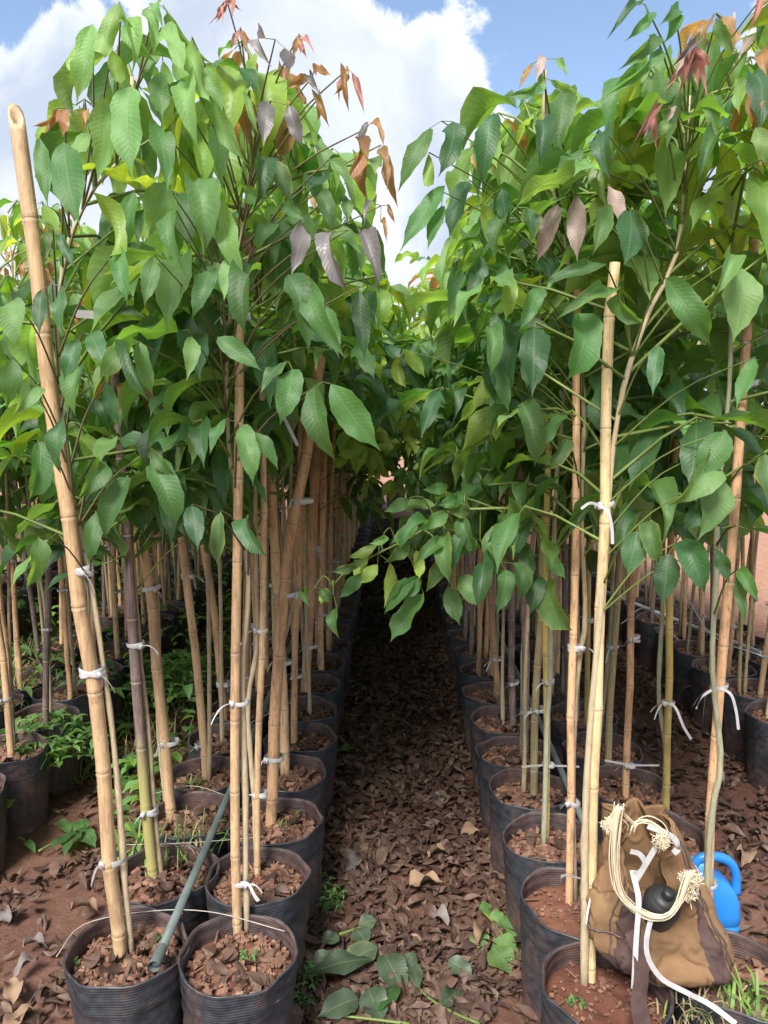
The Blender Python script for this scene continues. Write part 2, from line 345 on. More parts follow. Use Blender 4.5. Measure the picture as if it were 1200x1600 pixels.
# ------------------------------------------------------------------ leaf templates
def leaf_template(nl, nw, bend, fold, wave, seed, tipl=0.16, serr=0.03, curl=0.0):
    r = random.Random(seed); ph = r.uniform(0, 6); ph2 = r.uniform(0, 6)
    ts = np.linspace(0, 1, nl + 1) ** 0.95
    v, uv = [], []
    c = np.zeros(2); ang = bend * 0.5; prev = 0
    for k, tt in enumerate(ts):
        d = tt - prev; prev = tt
        a = bend * (0.5 - tt * 1.1)
        c = c + d * np.array([math.cos(a), math.sin(a)])
        q_ = (tt - 0.38) / 0.62; tp_ = min(1, max(0, (tt - 0.74) / 0.2)); tp_ = tp_ * tp_ * (3 - 2 * tp_)
        body = math.sin(math.pi / 2 * min(1, tt / 0.38)) ** (0.85 + 0.22 * (seed % 3 - 1)) if tt < 0.38 else max(0.0, (1 - q_ ** 2.0) * (1 - 0.62 * tp_))
        w = 0.5 * body * (1 - tipl * max(0, (tt - 0.6) / 0.4)) + 0.006
        if tt > 0.9: w = max(w, 0.02 * (1 - tt) / 0.1 + 0.004)
        if 0 < k < nl: w *= 1 + serr * (1 if k % 2 else -1)
        side_twist = 0.16 * curl * math.sin(tt * 3 + ph2)
        for j in range(nw + 1):
            s = (j / nw) * 2 - 1
            x = s * w
            z = abs(s) * w * fold + wave * math.sin(tt * 11 + ph + s * 1.3) * abs(s) ** 1.5 * w * 2 + s * side_twist * w * 3
            z *= 0.42; nx, ny = -math.sin(a), math.cos(a)
            v.append((x, c[0] + nx * z, c[1] + ny * z)); uv.append((j / nw, tt))
    v = np.array(v); tip = np.array([0, c[0], c[1]])
    L = math.hypot(tip[1], tip[2]); ca, sa = tip[1] / L, tip[2] / L
    y = (v[:, 1] * ca + v[:, 2] * sa) / L; z = (-v[:, 1] * sa + v[:, 2] * ca) / L
    v = np.stack([v[:, 0] / 1.0, y, z], 1)
    k = np.arange(nl)[:, None] * (nw + 1); j = np.arange(nw)[None, :]
    F = np.stack([k + j, k + j + 1, k + j + nw + 2, k + j + nw + 1], -1).reshape(-1, 4)
    return v, F, np.array(uv)
NEAR_T = [leaf_template(12, 4, b, f, w, i, serr=0.035, curl=cu) for i, (b, f, w, cu) in enumerate([
    (0.6, 0.25, 0.12, 0), (1.2, 0.35, 0.15, 0.5), (0.4, 0.18, 0.12, -0.4), (1.7, 0.5, 0.14, 0.6), (0.9, 0.12, 0.2, -0.8), (2.1, 0.6, 0.16, 0.2), (0.3, 0.35, 0.18, 0.9), (1.4, 0.25, 0.2, -0.5)])]
FAR_T = [leaf_template(5, 2, b, f, w, i, serr=0.0) for i, (b, f, w) in enumerate([(0.5, 0.3, 0.1), (1.0, 0.4, 0.1), (1.4, 0.5, 0.14), (0.3, 0.2, 0.12)])]
LEAF_ME = {}
for ci, c in enumerate(CLS):
    for vi, (v, f, uv) in enumerate(NEAR_T):
        LEAF_ME[c, vi] = MB().add(v, f, uv).mesh('leaf', [LM[c]])

def leaf_matrix(base, dirv, nrm, L, W):
    y = Vector(dirv).normalized(); n = Vector(nrm); z = (n - y * n.dot(y))
    if z.length < 1e-4: z = Vector((0.3, 0.2, 1)) - y * 0.5
    z.normalize(); x = y.cross(z)
    m = Matrix.Identity(4)
    for i in range(3): m[i][0] = x[i] * W; m[i][1] = y[i] * L; m[i][2] = z[i] * L; m[i][3] = base[i]
    return m

# ================================================================== LARGE STRUCTURE
def gz(x, y):
    if abs(x) > 12 or y > 24 or y < -6: return 0.0
    return 0.016 * mnoise.noise(Vector((x * 2.2, y * 2.2, 0))) + 0.007 * mnoise.noise(Vector((x * 9, y * 9, 3)))
def axis_coords(lo, hi, a, b, step):
    mid = np.arange(a, b + 1e-6, step)
    l = a - np.geomspace(step * 2, a - lo, 16); h = b + np.geomspace(step * 2, hi - b, 16)
    return np.concatenate([l[::-1], mid, h])
xs = axis_coords(-900, 900, -4.2, 4.2, 0.055); ys = axis_coords(-300, 1500, 0.6, 9.0, 0.06)
gv = np.array([(x, y, gz(x, y)) for y in ys for x in xs]); nx_ = len(xs)
i = np.arange(len(ys) - 1)[:, None] * nx_; j = np.arange(nx_ - 1)[None, :]
gf = np.stack([i + j, i + j + 1, i + nx_ + j + 1, i + nx_ + j], -1).reshape(-1, 4)
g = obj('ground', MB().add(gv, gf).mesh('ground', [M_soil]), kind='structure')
g['label'] = 'red soil ground under and between the rows of pots'

# ================================================================== BED LAYOUT
# name, x, first y, last y, place words
ROWS = {
 'B': (-0.385, 1.77, 11.5, 'inner left row'),
 'A': (-0.675, 1.78, 11.5, 'outer left row'),
 'C': (0.510, 1.67, 11.5, 'inner right row'),
 'D': (0.850, 1.705, 11.5, 'outer right row'),
 'G': (-1.545, 2.60, 10.0, 'first row beyond the left gap'),
 'H': (-1.865, 2.75, 7.5, 'second row beyond the left gap'),
 'E': (1.760, 2.97, 7.6, 'first row beyond the right gap'),
 'F': (2.080, 3.10, 4.7, 'second row beyond the right gap'),
 'I': (-2.78, 4.20, 9.6, 'third row at far left'),
 'J': (-3.10, 4.35, 7.0, 'fourth row at far left'),
 'K': (0, 0, 0, 'cross row closing the path'),
}
SP = 0.312
RIM, SOILZ, PR = 0.33, 0.275, 0.150
ORD = ['frontmost', 'second', 'third', 'fourth', 'fifth', 'sixth', 'seventh', 'eighth', 'ninth', 'tenth']

# ------------------------------------------------------------------ pots
def pot_meshes(seed):
    r = random.Random(seed); n = 44; th = np.arange(n) * 2 * math.pi / n
    e, ph = r.uniform(0.0, 0.05), r.uniform(0, 3); ph3 = r.uniform(0, 6); lo = r.uniform(0, 6)
    def radf(z): return PR * (0.86 + 0.14 * (z / RIM) ** 0.8)
    prof = [(0.0, 0)]
    for z in np.linspace(0.02, 0.235, 8): prof.append((z, 0.0022 * (1 if len(prof) % 2 else -1)))
    z = 0.245
    while z < RIM - 0.006: prof.append((z, 0.0)); prof.append((z + 0.0035, 0.0015)); z += 0.0085
    prof += [(RIM, 0.0026), (RIM + 0.002, -0.0005), (RIM, -0.0030)]
    z = RIM - 0.006
    while z > 0.262: prof.append((z, -0.0065)); prof.append((z - 0.004, -0.0042)); z -= 0.0095
    prof += [(0.245, -0.006)]
    V, A = [], []
    top = max(range(len(prof)), key=lambda k: prof[k][0])
    for k, (z, dr) in enumerate(prof):
        rr = radf(z) + dr + (0.0045 * np.sin(3 * th + ph3 + z * 9) + 0.003 * np.sin(7 * th + ph3 * 2 - z * 14) + 0.002 * np.sin(9 * th + ph3) ) * (0.5 + z)
        wob = (z / RIM) ** 4 * (0.004 * np.sin(2 * th + lo) + 0.0025 * np.sin(5 * th + lo))
        x = rr * np.cos(th) * (1 + e * math.cos(ph)); y = rr * np.sin(th) * (1 - e * math.cos(ph))
        V.append(np.stack([x, y, z + wob], 1)); A.append(np.full(n, 1.0 if k > top else 0.0))
    i = np.arange(len(prof) - 1)[:, None] * n; j = np.arange(n)[None, :]; j2 = (j + 1) % n
    F = np.stack([i + j, i + j2, i + n + j2, i + n + j], -1).reshape(-1, 4)
    wall = MB().add(np.concatenate(V), F, ring=np.concatenate(A)).mesh('nursery_pot', [M_pot], attr=True)
    sv = [(0, 0, SOILZ + 0.008)]; m = 11
    for k in range(1, m + 1):
        for a in th[::2]:
            rr = (PR - 0.006) * k / m * 1.0
            x, y = rr * math.cos(a) * (1 + e * math.cos(ph)), rr * math.sin(a) * (1 - e * math.cos(ph))
            sv.append((x, y, SOILZ + 0.012 * mnoise.noise(Vector((x * 22 + seed, y * 22, 0))) + 0.008 * (1 - k / m) - 0.006 * (k == m)))
    n2 = len(th[::2]); j = np.arange(n2); j2 = (j + 1) % n2
    Fl = [np.stack([np.zeros(n2, int), 1 + j, 1 + j2], -1)]
    for k in range(m - 1): Fl.append(np.stack([1 + k * n2 + j, 1 + (k + 1) * n2 + j, 1 + (k + 1) * n2 + j2, 1 + k * n2 + j2], -1))
    soil = MB().add(sv, Fl).mesh('pot_soil', [M_potsoil])
    return wall, soil
CUBE_F = np.array([(0, 3, 2, 1), (4, 5, 6, 7), (0, 1, 5, 4), (1, 2, 6, 5), (2, 3, 7, 6), (3, 0, 4, 7)])
def rot3(r, tilt=3.14):
    return np.array(Matrix.Rotation(r.uniform(0, 6.28), 3, 'Z') @ Matrix.Rotation(r.uniform(-tilt, tilt), 3, 'X') @ Matrix.Rotation(r.uniform(-tilt, tilt), 3, 'Y'))
def dead_leaf_v(r, L, W, curl=None):
    nl, nw = 5, 2
    curl = r.uniform(-3.4, 3.4) if curl is None else curl; cup = r.uniform(-2.2, 2.2)
    tw = r.uniform(-1.0, 1.0)
    v = []; p = np.zeros(2); 
    for k in range(nl + 1):
        tt = k / nl; a = curl * (tt - 0.5)
        if k: p = p + np.array([math.cos(a), math.sin(a)]) / nl
        w = max(0.02, math.sin(math.pi * min(1, tt ** 0.8 * 0.97 + 0.02)) ** 0.8) * 0.5
        for j in range(3):
            s = j - 1
            x = s * w * W * math.cos(cup * abs(s) * 0.5); zz = abs(s) * w * W * math.sin(cup) * 0.8 + s * w * W * math.sin(tw * (tt - 0.5) * 2)
            v.append((x, (p[0] - 0.5) * L, p[1] * L + zz))
    k = np.arange(nl)[:, None] * 3; j = np.arange(2)[None, :]
    return np.array(v), np.stack([k + j, k + j + 1, k + j + 4, k + j + 3], -1).reshape(-1, 4)
def chip_mesh(seed, n, fine):
    r = random.Random(seed); mb = MB()
    for _ in range(n):
        a, q = r.uniform(0, 6.28), math.sqrt(r.random()) * (PR - 0.02)
        big = r.random() < 0.22
        s = np.array([r.uniform(0.3, 1) , r.uniform(0.4, 0.9), r.uniform(0.2, 0.5)]) * (0.017 if big else 0.0095) * (0.6 if fine else 1)
        if r.random() < 0.07: s = np.array([0.022, 0.0025, 0.0025])
        c = np.array([(-1, -1, -1), (1, -1, -1), (1, 1, -1), (-1, 1, -1), (-1, -1, 1), (1, -1, 1), (1, 1, 1), (-1, 1, 1)], float)
        c = c * np.array([[r.uniform(0.55, 1.1) for _ in range(3)] for _ in range(8)]) * s
        v = c @ rot3(r, 0.6).T + np.array([q * math.cos(a), q * math.sin(a), SOILZ + 0.006 + s[2] * 0.6 + r.uniform(0, 0.006)])
        mb.add(v, CUBE_F)
    return mb.mesh('bark_chips', [M_chip], smooth=False)
def potleaf_mesh(seed, n):
    r = random.Random(seed); mb = MB()
    for _ in range(n):
        a, q = r.uniform(0, 6.28), math.sqrt(r.random()) * (PR - 0.04)
        L = r.uniform(0.03, 0.075); v, f = dead_leaf_v(r, L, L * 0.5)
        mb.add(v @ rot3(r, 0.5).T + np.array([q * math.cos(a), q * math.sin(a), SOILZ + 0.018 + r.uniform(0, 0.012)]), f)
    return mb.mesh('leaf_scraps', [M_litter])
POTS = [pot_meshes(i) for i in range(6)]
CHIPS = [chip_mesh(i, 330, False) for i in range(5)] + [chip_mesh(9, 120, True)]
SCRAP = [potleaf_mesh(i, 14 + 8 * (i % 3)) for i in range(5)]
POT_AT = {}
def make_pot(row, k, x, y):
    w, s = POTS[(k * 7 + ord(row)) % 6]
    near = k < 8 and row in 'ABCD' or k < 3 and row in 'GE'
    bare = row == 'C' and k in (0, 1)
    lab = ('black ribbed nursery pot of ' + ('bare red soil' if bare else 'bark chips') + ', %s in the %s' % (ORD[k], ROWS[row][3])) if near else \
          'black plastic nursery pot far back in the %s' % ROWS[row][3]
    o = obj('nursery_pot', w); o.location = (x, y, 0); o.rotation_euler = (rnd.uniform(-.02, .02), rnd.uniform(-.02, .02), rnd.uniform(0, 6.28))
    tag(o, lab, 'plant pot', 'black nursery pots set in rows')
    obj('soil', s, o)
    if y < 6:
        obj('bark_chips', CHIPS[5] if bare else CHIPS[rnd.randrange(5)], o, 'stuff')
        if not bare: obj('leaf_scraps', SCRAP[rnd.randrange(5)], o, 'stuff')
    POT_AT[row, k] = Vector((x, y, 0)); return o

# ------------------------------------------------------------------ stakes
def cane_mesh(path, r0, r1, mat, seed, slant=0.0, sides=10, step=0.035):
    r = random.Random(seed)
    P = np.array([tuple(p) for p in path], float)
    L = np.linalg.norm(np.diff(P, axis=0), axis=1).sum(); n = max(6, int(L / step))
    Q = smooth_path(P, n)
    # nodes
    nodes = []; s = r.uniform(0.06, 0.16)
    while s < L - 0.05: nodes.append(s); s += r.uniform(0.17, 0.27) * (0.8 + r0 * 10)
    base = [(x, 0) for x in np.linspace(0, L, n)]; ss = []
    for x, _ in base:
        if all(abs(x - q) > 0.016 for q in nodes): ss.append((x, 0.0, 1.0))
    for q in nodes: ss += [(q - 0.010, 0.0, 1.0), (q - 0.004, -1.0, 1.09), (q + 0.001, 1.0, 0.97), (q + 0.005, -0.3, 1.10), (q + 0.012, 0.0, 1.0)]
    ss.sort(); S = np.array([a for a, _, _ in ss]); d = np.concatenate([[0], np.cumsum(np.linalg.norm(np.diff(Q, axis=0), axis=1))])
    X = np.stack([np.interp(S, d * L / d[-1], Q[:, i]) for i in range(3)], 1)
    kink = np.array([(r.uniform(-1, 1), r.uniform(-1, 1)) for _ in range(len(nodes) + 2)]) * r0 * 0.35
    kn = np.array([0] + nodes + [L]); X[:, 0] += np.interp(S, kn, kink[:, 0]); X[:, 1] += np.interp(S, kn, kink[:, 1])
    rad = (r0 + (r1 - r0) * S / L) * np.array([c for _, _, c in ss])
    V, F = tube(X, rad, sides, cap=False); A = np.repeat([b for _, b, _ in ss], sides)
    m = len(S); top = V[(m - 1) * sides:].copy(); c = top.mean(0)
    if slant:
        side = (top - c)[:, 0] / rad[-1]; front = (top - c)[:, 1] / rad[-1]; V[(m - 1) * sides:, 2] += side * slant * -1 + front * slant * 1.3; top = V[(m - 1) * sides:].copy(); c = top.mean(0)
    inner = c + (top - c) * 0.62; deep = inner.copy(); deep[:, 2] -= 0.03 + abs(slant)*.5
    n0 = len(V); V = np.concatenate([V, inner, deep, deep.mean(0)[None]])
    j = np.arange(sides); j2 = (j + 1) % sides; o = (m - 1) * sides
    F = F + [np.stack([o + j, o + j2, n0 + j2, n0 + j], -1), np.stack([n0 + j, n0 + j2, n0 + sides + j2, n0 + sides + j], -1), np.stack([n0 + sides + j, n0 + sides + j2, np.full(sides, n0 + 2 * sides)], -1)]
    A = np.concatenate([A, np.full(sides, -0.6), np.ones(sides), [1]])
    return MB().add(V, F, ring=A).mesh('cane', [mat], attr=True)
def tie_mesh(seed, ra, rb, tails=2, big=1.0):
    r = random.Random(seed); mb = MB()
    th = np.linspace(0, 2 * math.pi, 15); h = 0.0055 * big
    for lay in range(2):
        zz = r.uniform(-0.004, 0.004); sl = r.uniform(-0.25, 0.25)
        pts = [((ra + 0.001 * lay) * math.cos(a), (rb + 0.001 * lay) * math.sin(a), zz + sl * ra * math.cos(a)) for a in th]
        P = np.array(pts); n = len(P); V = np.concatenate([P - (0, 0, h), P - np.array([[math.cos(a), math.sin(a), 0] for a in th]) * -0.0012, P + (0, 0, h)])
        i = np.arange(n - 1); mb.add(V, [np.stack([i, i + 1, i + n + 1, i + n], -1), np.stack([i + n, i + n + 1, i + 2 * n + 1, i + 2 * n], -1)])
    kx = r.choice((-1, 1)) * ra * 0.7; ky = -rb * 0.9
    c = np.array([(-1, -1, -1), (1, -1, -1), (1, 1, -1), (-1, 1, -1), (-1, -1, 1), (1, -1, 1), (1, 1, 1), (-1, 1, 1)], float) * [r.uniform(.7, 1.1) * 0.008, 0.005, 0.008]
    mb.add(c @ rot3(r, 0.4).T + [kx, ky - 0.003, 0], CUBE_F)
    for q in range(tails):
        a = r.uniform(-0.4, 0.4) + (0 if kx > 0 else math.pi) + q * r.uniform(0.6, 1.5); L = r.uniform(0.02, 0.075) * big
        w = r.uniform(0.003, 0.007); d = Vector((math.cos(a), math.sin(a) * 0.7 - 0.2, r.uniform(-0.2, 0.7)))
        p = Vector((kx, ky - 0.006, 0)); pts = [p.copy()]
        for s in range(8):
            p = p + d.normalized() * L / 8 * (1 + 0.3 * s * 0.2); d.z -= r.uniform(0.12, 0.42); pts.append(p.copy())
        s0 = Vector((-math.sin(a), math.cos(a), 0)); tw = r.uniform(-1.5, 1.5)
        sd_ = [tuple(s0 * math.cos(tw * i / 8) + Vector((0, 0, 1)) * math.sin(tw * i / 8) * 1.2) for i in range(9)]
        V, F = ribbon(pts, [w * (1 if i < 8 else 0.6) for i in range(9)], sd_); mb.add(V, F)
    return mb.mesh('tie_ribbon', [M_tape])
TIES = [tie_mesh(i, 0.0215, 0.018, 1 + i % 2) for i in range(8)]
TIES_BIG = [tie_mesh(20 + i, 0.036, 0.028, 2, 1.2) for i in range(4)]

# photographed stakes and stems: (row, index): polyline of picture points, base first; converted at the depth of the foot
STK = {
 ('A', 0): dict(p=[(190, 1515), (160, 1200), (118, 880), (75, 590), (55, 400), (22, 180)], w=22.0, m='tan', slant=0.02, tail=True, ties=[(172, 1345), (140, 1052), (122, 893)], look='thick tan bamboo stake with slanting cut top'),
 ('A', 1): dict(p=[(243, 1392), (225, 1200), (205, 960), (190, 760), (168, 450)], w=16.7, m='twotone', ties=[(230, 1268), (208, 1008)], look='purplish bamboo stake turning yellow at its foot'),
 ('A', 2): dict(p=[(272, 1290), (255, 1120), (236, 930), (215, 760), (192, 470)], w=16.7, m='tan', ties=[(262, 1160), (233, 920)], look='tan bamboo stake leaning left'),
 ('A', 3): dict(p=[(322, 1232), (308, 1050), (288, 880), (262, 600)], w=13.2, m='tan', ties=[(312, 1165), (290, 900)], look='slim tan bamboo stake'),
 ('A', 4): dict(p=[(352, 1148), (338, 980), (318, 830), (300, 560)], w=12.3, m='orange', ties=[(345, 1070)], look='orange-brown bamboo stake'),
 ('B', 0): dict(p=[(373, 1478), (368, 1200), (368, 900), (371, 700), (375, 430)], w=15.0, m='tan', ties=[(371, 1380), (372, 1098), (374, 495)], look='slim tan bamboo stake'),
 ('B', 1): dict(p=[(404, 1385), (404, 1200), (410, 950), (412, 700), (408, 520)], w=10.6, m='tan', ties=[(405, 1242), (405, 985)], look='thin tan bamboo stake'),
 ('B', 2): dict(p=[(420, 1305), (432, 1060), (448, 880), (480, 700), (505, 540)], w=18.5, m='orange', ties=[(425, 1185), (450, 930), (470, 783)], look='thick orange-tan bamboo stake leaning right'),
 ('B', 3): dict(p=[(444, 1225), (440, 1040), (430, 850), (420, 640)], w=15.0, m='tan', ties=[(440, 1035), (435, 930)], look='tan bamboo stake'),
 ('B', 4): dict(p=[(459, 1178), (462, 1000), (468, 850), (470, 650)], w=10.6, m='orange', ties=[(461, 1058)], look='thin orange bamboo stake'),
 ('B', 5): dict(p=[(478, 1108), (484, 950), (492, 800), (505, 560)], w=15.0, m='orange', ties=[(481, 1010), (488, 858)], look='thick orange-tan bamboo stake'),
 ('B', 6): dict(p=[(500, 1068), (503, 900), (508, 700)], w=9.7, m='orange', ties=[(502, 960)], look='thin orange bamboo stake'),
 ('C', 0): dict(p=[(925, 1550), (929, 1150), (942, 850), (950, 620), (960, 410)], w=16.7, m='pale', ties=[(926, 1390), (943, 790)], look='bright pale yellow bamboo stake'),
 ('C', 1): dict(p=[(890, 1430), (893, 1150), (901, 850), (900, 600), (903, 430)], w=12.3, m='orange', ties=[(893, 1255), (896, 1012)], look='orange-tan bamboo stake'),
 ('C', 2): dict(p=[(853, 1332), (855, 1150), (853, 960), (858, 640)], w=10.6, m='yellow', ties=[(855, 1195), (854, 1065)], look='thin yellow bamboo stake'),
 ('C', 3): dict(p=[(833, 1262), (838, 1100), (846, 950), (858, 640)], w=12.3, m='olive', ties=[(840, 1110)], look='olive brown bamboo stake'),
 ('C', 4): dict(p=[(822, 1205), (821, 1050), (819, 920), (812, 620)], w=12.3, m='purple', ties=[(821, 1112)], look='dark purple-grey bamboo stake'),
 ('C', 5): dict(p=[(801, 1150), (799, 1000), (797, 880), (792, 620)], w=10.6, m='purple', ties=[(800, 1068)], look='purple-grey bamboo stake'),
 ('C', 6): dict(p=[(778, 1105), (772, 1000), (765, 900), (760, 640)], w=9.7, m='orange', ties=[(775, 1030)], look='thin orange bamboo stake'),
 ('D', 0): dict(p=[(1102, 1482), (1117, 1200), (1136, 960), (1158, 640), (1192, 150)], w=15.0, m='orange', ties=[(1106, 1385), (1122, 1075), (1170, 600)], look='orange-tan bamboo stake leaning right'),
 ('D', 2): dict(p=[(1040, 1288), (1045, 1050), (1050, 850), (1060, 480)], w=11.4, m='yellow', ties=[(1041, 1280), (1042, 1098)], look='yellow bamboo stake'),
 ('D', 3): dict(p=[(979, 1262), (984, 1050), (990, 880), (1005, 560)], w=11.4, m='orange', ties=[(981, 1196), (988, 998)], look='pinkish-tan bamboo stake'),
 ('D', 4): dict(p=[(948, 1225), (956, 1050), (966, 880), (975, 600)], w=11.4, m='olive', ties=[(955, 1010)], look='olive bamboo stake'),
}
STEM = {
 ('A', 0): [(206, 1500), (180, 1200), (150, 960), (112, 760), (90, 560), (100, 400), (150, 290), (200, 230), (205, 120)],
 ('A', 1): [(252, 1390), (236, 1200), (218, 1000), (203, 800), (190, 600)],
 ('A', 2): [(262, 1288), (247, 1120), (246, 930), (230, 760), (215, 500)],
 ('B', 0): [(386, 1480), (382, 1250), (380, 1050), (386, 900), (358, 700), (355, 560), (372, 400), (402, 200), (410, 120)],
 ('B', 1): [(403, 1380), (398, 1250), (388, 1100), (402, 1000), (400, 880), (400, 700), (405, 400)],
 ('B', 2): [(428, 1305), (428, 1150), (440, 1020), (460, 930), (455, 800), (458, 600), (470, 350), (500, 250)],
 ('B', 3): [(436, 1225), (437, 1100), (430, 900), (428, 600)],
 ('C', 0): [(912, 1572), (913, 1300), (921, 1130), (936, 980), (950, 830), (957, 720), (975, 600), (1000, 520), (1015, 480), (1060, 380), (1075, 150)],
 ('C', 1): [(900, 1430), (894, 1220), (903, 1050), (913, 960), (907, 800), (912, 600), (880, 350), (850, 250), (853, 110)],
 ('D', 0): [(1098, 1478), (1112, 1280), (1128, 1190), (1115, 1050), (1118, 900), (1122, 780), (1140, 600), (1142, 350), (1148, 20)],
 ('D', 2): [(1035, 1283), (1040, 1180), (1030, 1080), (1034, 950), (1038, 800), (1050, 500), (1078, 150)],
 ('D', 3): [(976, 1258), (978, 1150), (984, 1000), (978, 900), (985, 700)],
}
GEN_STK = []
for i in range(8):
    r = random.Random(100 + i); h = r.uniform(1.5, 2.0); lx, ly = r.uniform(-.12, .12), r.uniform(-.10, .10)
    mt = ['orange', 'tan', 'orange', 'tan', 'olive', 'tan', 'purple', 'yellow'][i]; rr = r.uniform(0.008, 0.0145)
    path = [(0, 0, -0.05), (lx * .4, ly * .4, h * .4), (lx, ly, h)]
    GEN_STK.append((cane_mesh(path, rr, rr * 0.9, BM[mt], 50 + i, sides=7, step=0.12), mt, (lx, ly, h), rr))
MATWORD = {'tan': 'tan', 'orange': 'orange-brown', 'olive': 'olive', 'purple': 'dark purplish', 'yellow': 'yellow', 'pale': 'pale'}

def gen_trunk(r, H, lean=0.10):
    lx, ly = r.uniform(-lean, lean), r.uniform(-lean, lean)
    return [Vector((0, 0, -0.02)), Vector((lx * .2 + r.uniform(-.015, .015), ly * .2 + r.uniform(-.015, .015), H * .25)), Vector((lx * .45 + r.uniform(-.02, .02), ly * .45, H * .5)),
            Vector((lx * .8 + r.uniform(-.03, .03), ly * .8, H * .8)), Vector((lx, ly, H))]
def at_height(P, z):
    for a, b in zip(P[:-1], P[1:]):
        a, b = Vector(a), Vector(b)
        if min(a.z, b.z) <= z <= max(a.z, b.z) and abs(b.z - a.z) > 1e-5: return a.lerp(b, (z - a.z) / (b.z - a.z))
    return Vector(P[-1])
def crown(r, P, H, zlo, n, big=1.0, topcls=None, pmul=1.0, bright=False):
    stalks, leaves = [], []
    for k in range(n):
        tt = (k + r.random()) / n; tt = tt ** 0.80
        z = zlo + (H - zlo) * tt; p0 = at_height(P, z)
        a = k * 2.4 + r.uniform(-.5, .5)
        pl = r.uniform(0.12, 0.30) * (pmul if tt < 0.75 else 1.0) * (1.0 if tt < 0.85 else 0.6) * big; el = r.uniform(0.1, 0.8) + 0.5 * (tt > 0.8)
        d = Vector((math.cos(a) * math.cos(el), math.sin(a) * math.cos(el), math.sin(el)))
        pm = p0 + d * pl * 0.6; hub = p0 + d * pl + Vector((0, 0, -0.02)); stalks.append([p0, pm, hub])
        fresh = tt > 0.86
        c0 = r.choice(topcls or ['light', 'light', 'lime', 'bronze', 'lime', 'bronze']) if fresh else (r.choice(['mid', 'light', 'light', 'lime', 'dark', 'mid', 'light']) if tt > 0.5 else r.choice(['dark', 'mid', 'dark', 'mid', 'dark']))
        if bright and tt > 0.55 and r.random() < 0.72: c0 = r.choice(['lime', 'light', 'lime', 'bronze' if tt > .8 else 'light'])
        ll = r.uniform(0.13, 0.225) * big * (0.62 if fresh and c0 == 'bronze' else 1)
        nl = r.choice((4, 5, 5, 5)); droop0 = r.uniform(0.1, 0.9) if not fresh else r.uniform(0.8, 1.3)
        for q in range(nl):
            sa = a + (q - (nl - 1) / 2) * r.uniform(0.75, 1.1); cen = 1 - abs(q - (nl - 1) / 2) / nl * 1.2
            dr = droop0 + r.uniform(-.1, .35)
            hd = Vector((math.cos(sa), math.sin(sa), 0)); dv = hd * math.cos(dr) - Vector((0, 0, math.sin(dr)))
            L = ll * (0.62 + 0.5 * cen); bp = hub + dv * 0.018 + hd * 0.012
            nv = Vector((0, 0, 1)) * 0.9 + hd * 0.7 + Vector((r.uniform(-.35, .35), r.uniform(-.35, .35), 0))
            cls = c0 if r.random() < .8 else r.choice(['mid', 'light', 'dark'])
            leaves.append((bp, dv, nv, L, L * r.uniform(0.25, 0.35), cls)); stalks.append([hub, bp])
    return stalks, leaves
def stalk_mesh(stalks, mat, r=0.0017, rb=0.003):
    mb = MB()
    for s in stalks:
        V, F = tube(s, [rb * (1 - i / len(s)) + r for i in range(len(s))] if len(s) > 2 else r * 0.7, 4, cap=False); mb.add(V, F)
    return mb.mesh('leaf_stalks', [mat])
def joined_leaves(leaves, name='foliage', shift=Vector((0, 0, 0)), tpl=None):
    mb = MB(); T = tpl or FAR_T
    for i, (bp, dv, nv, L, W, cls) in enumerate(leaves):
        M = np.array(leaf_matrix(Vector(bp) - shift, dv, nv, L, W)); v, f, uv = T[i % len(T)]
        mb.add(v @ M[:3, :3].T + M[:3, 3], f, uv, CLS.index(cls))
    return mb.mesh(name, [LM[c] for c in CLS])

# picture windows in which the nearest crowns have no leaves (photographed openings)
def pl(x, pts):
    return float(np.interp(x, [p[0] for p in pts], [p[1] for p in pts]))
TOPV = [(0, 420), (50, 400), (52, 210), (130, 150), (150, 20), (330, 0), (370, 60), (470, 80), (545, 190), (600, 290), (612, 460), (690, 500), (695, 300), (735, 185), (820, 140), (890, 130), (920, 200), (950, 175), (985, 30), (1200, 0)]
BOTV = [(0, 950), (250, 890), (420, 830), (470, 660), (590, 700), (650, 760), (700, 860), (860, 960), (1000, 880), (1200, 900)]
GUARD = []   # (polyline px, y, half width, vmin) canes that the photo shows uncovered
for k, s in STK.items():
    if k in (('A', 0), ('B', 0), ('C', 0)): GUARD.append((s['p'], s['w'] * 0.5 + 5, {'A': 0, 'B': 560, 'C': 410}[k[0]], 1.9))
GUARD.append((STK['C', 1]['p'], 8, 480, 2.1)); GUARD.append((STK['D', 0]['p'], 10, 660, 2.2)); GUARD.append((STEM['C', 0][:8], 7, 500, 1.9)); GUARD.append((STK['B', 2]['p'], 10, 620, 2.5)); GUARD.append((STK['D', 2]['p'], 8, 700, 2.4))
def allowed(leaf, ytree):
    bp, dv, nv, L, W, cls = leaf
    mid = Vector(bp) + Vector(dv).normalized() * L * 0.5; tip = Vector(bp) + Vector(dv).normalized() * L
    if mid.y > 5.2: return True
    if mid.y < 1.35: return False
    for p in (Vector(bp), mid, tip):
        u, v = proj(p)
        if mid.y < 4.2 and (v < pl(u, TOPV)) and u > -50 and u < 1250: return False
        lim = pl(u, BOTV) - (0 if mid.y < 3.0 else 0)
        if v > lim + max(0, (mid.y - 2.2)) * -12: return False
        if mid.y < 2.5 and 598 < u < 700 and v > 430: return False
        if mid.y < 2.3 and 560 < u < 760 and v > 600: return False
        for pts, hw, vmin, yy in GUARD:
            if mid.y < yy and vmin <= v <= 1500:
                q = sorted((b, a) for a, b in pts)
                if abs(u - pl(v, q)) < hw + 6: return False
    return True

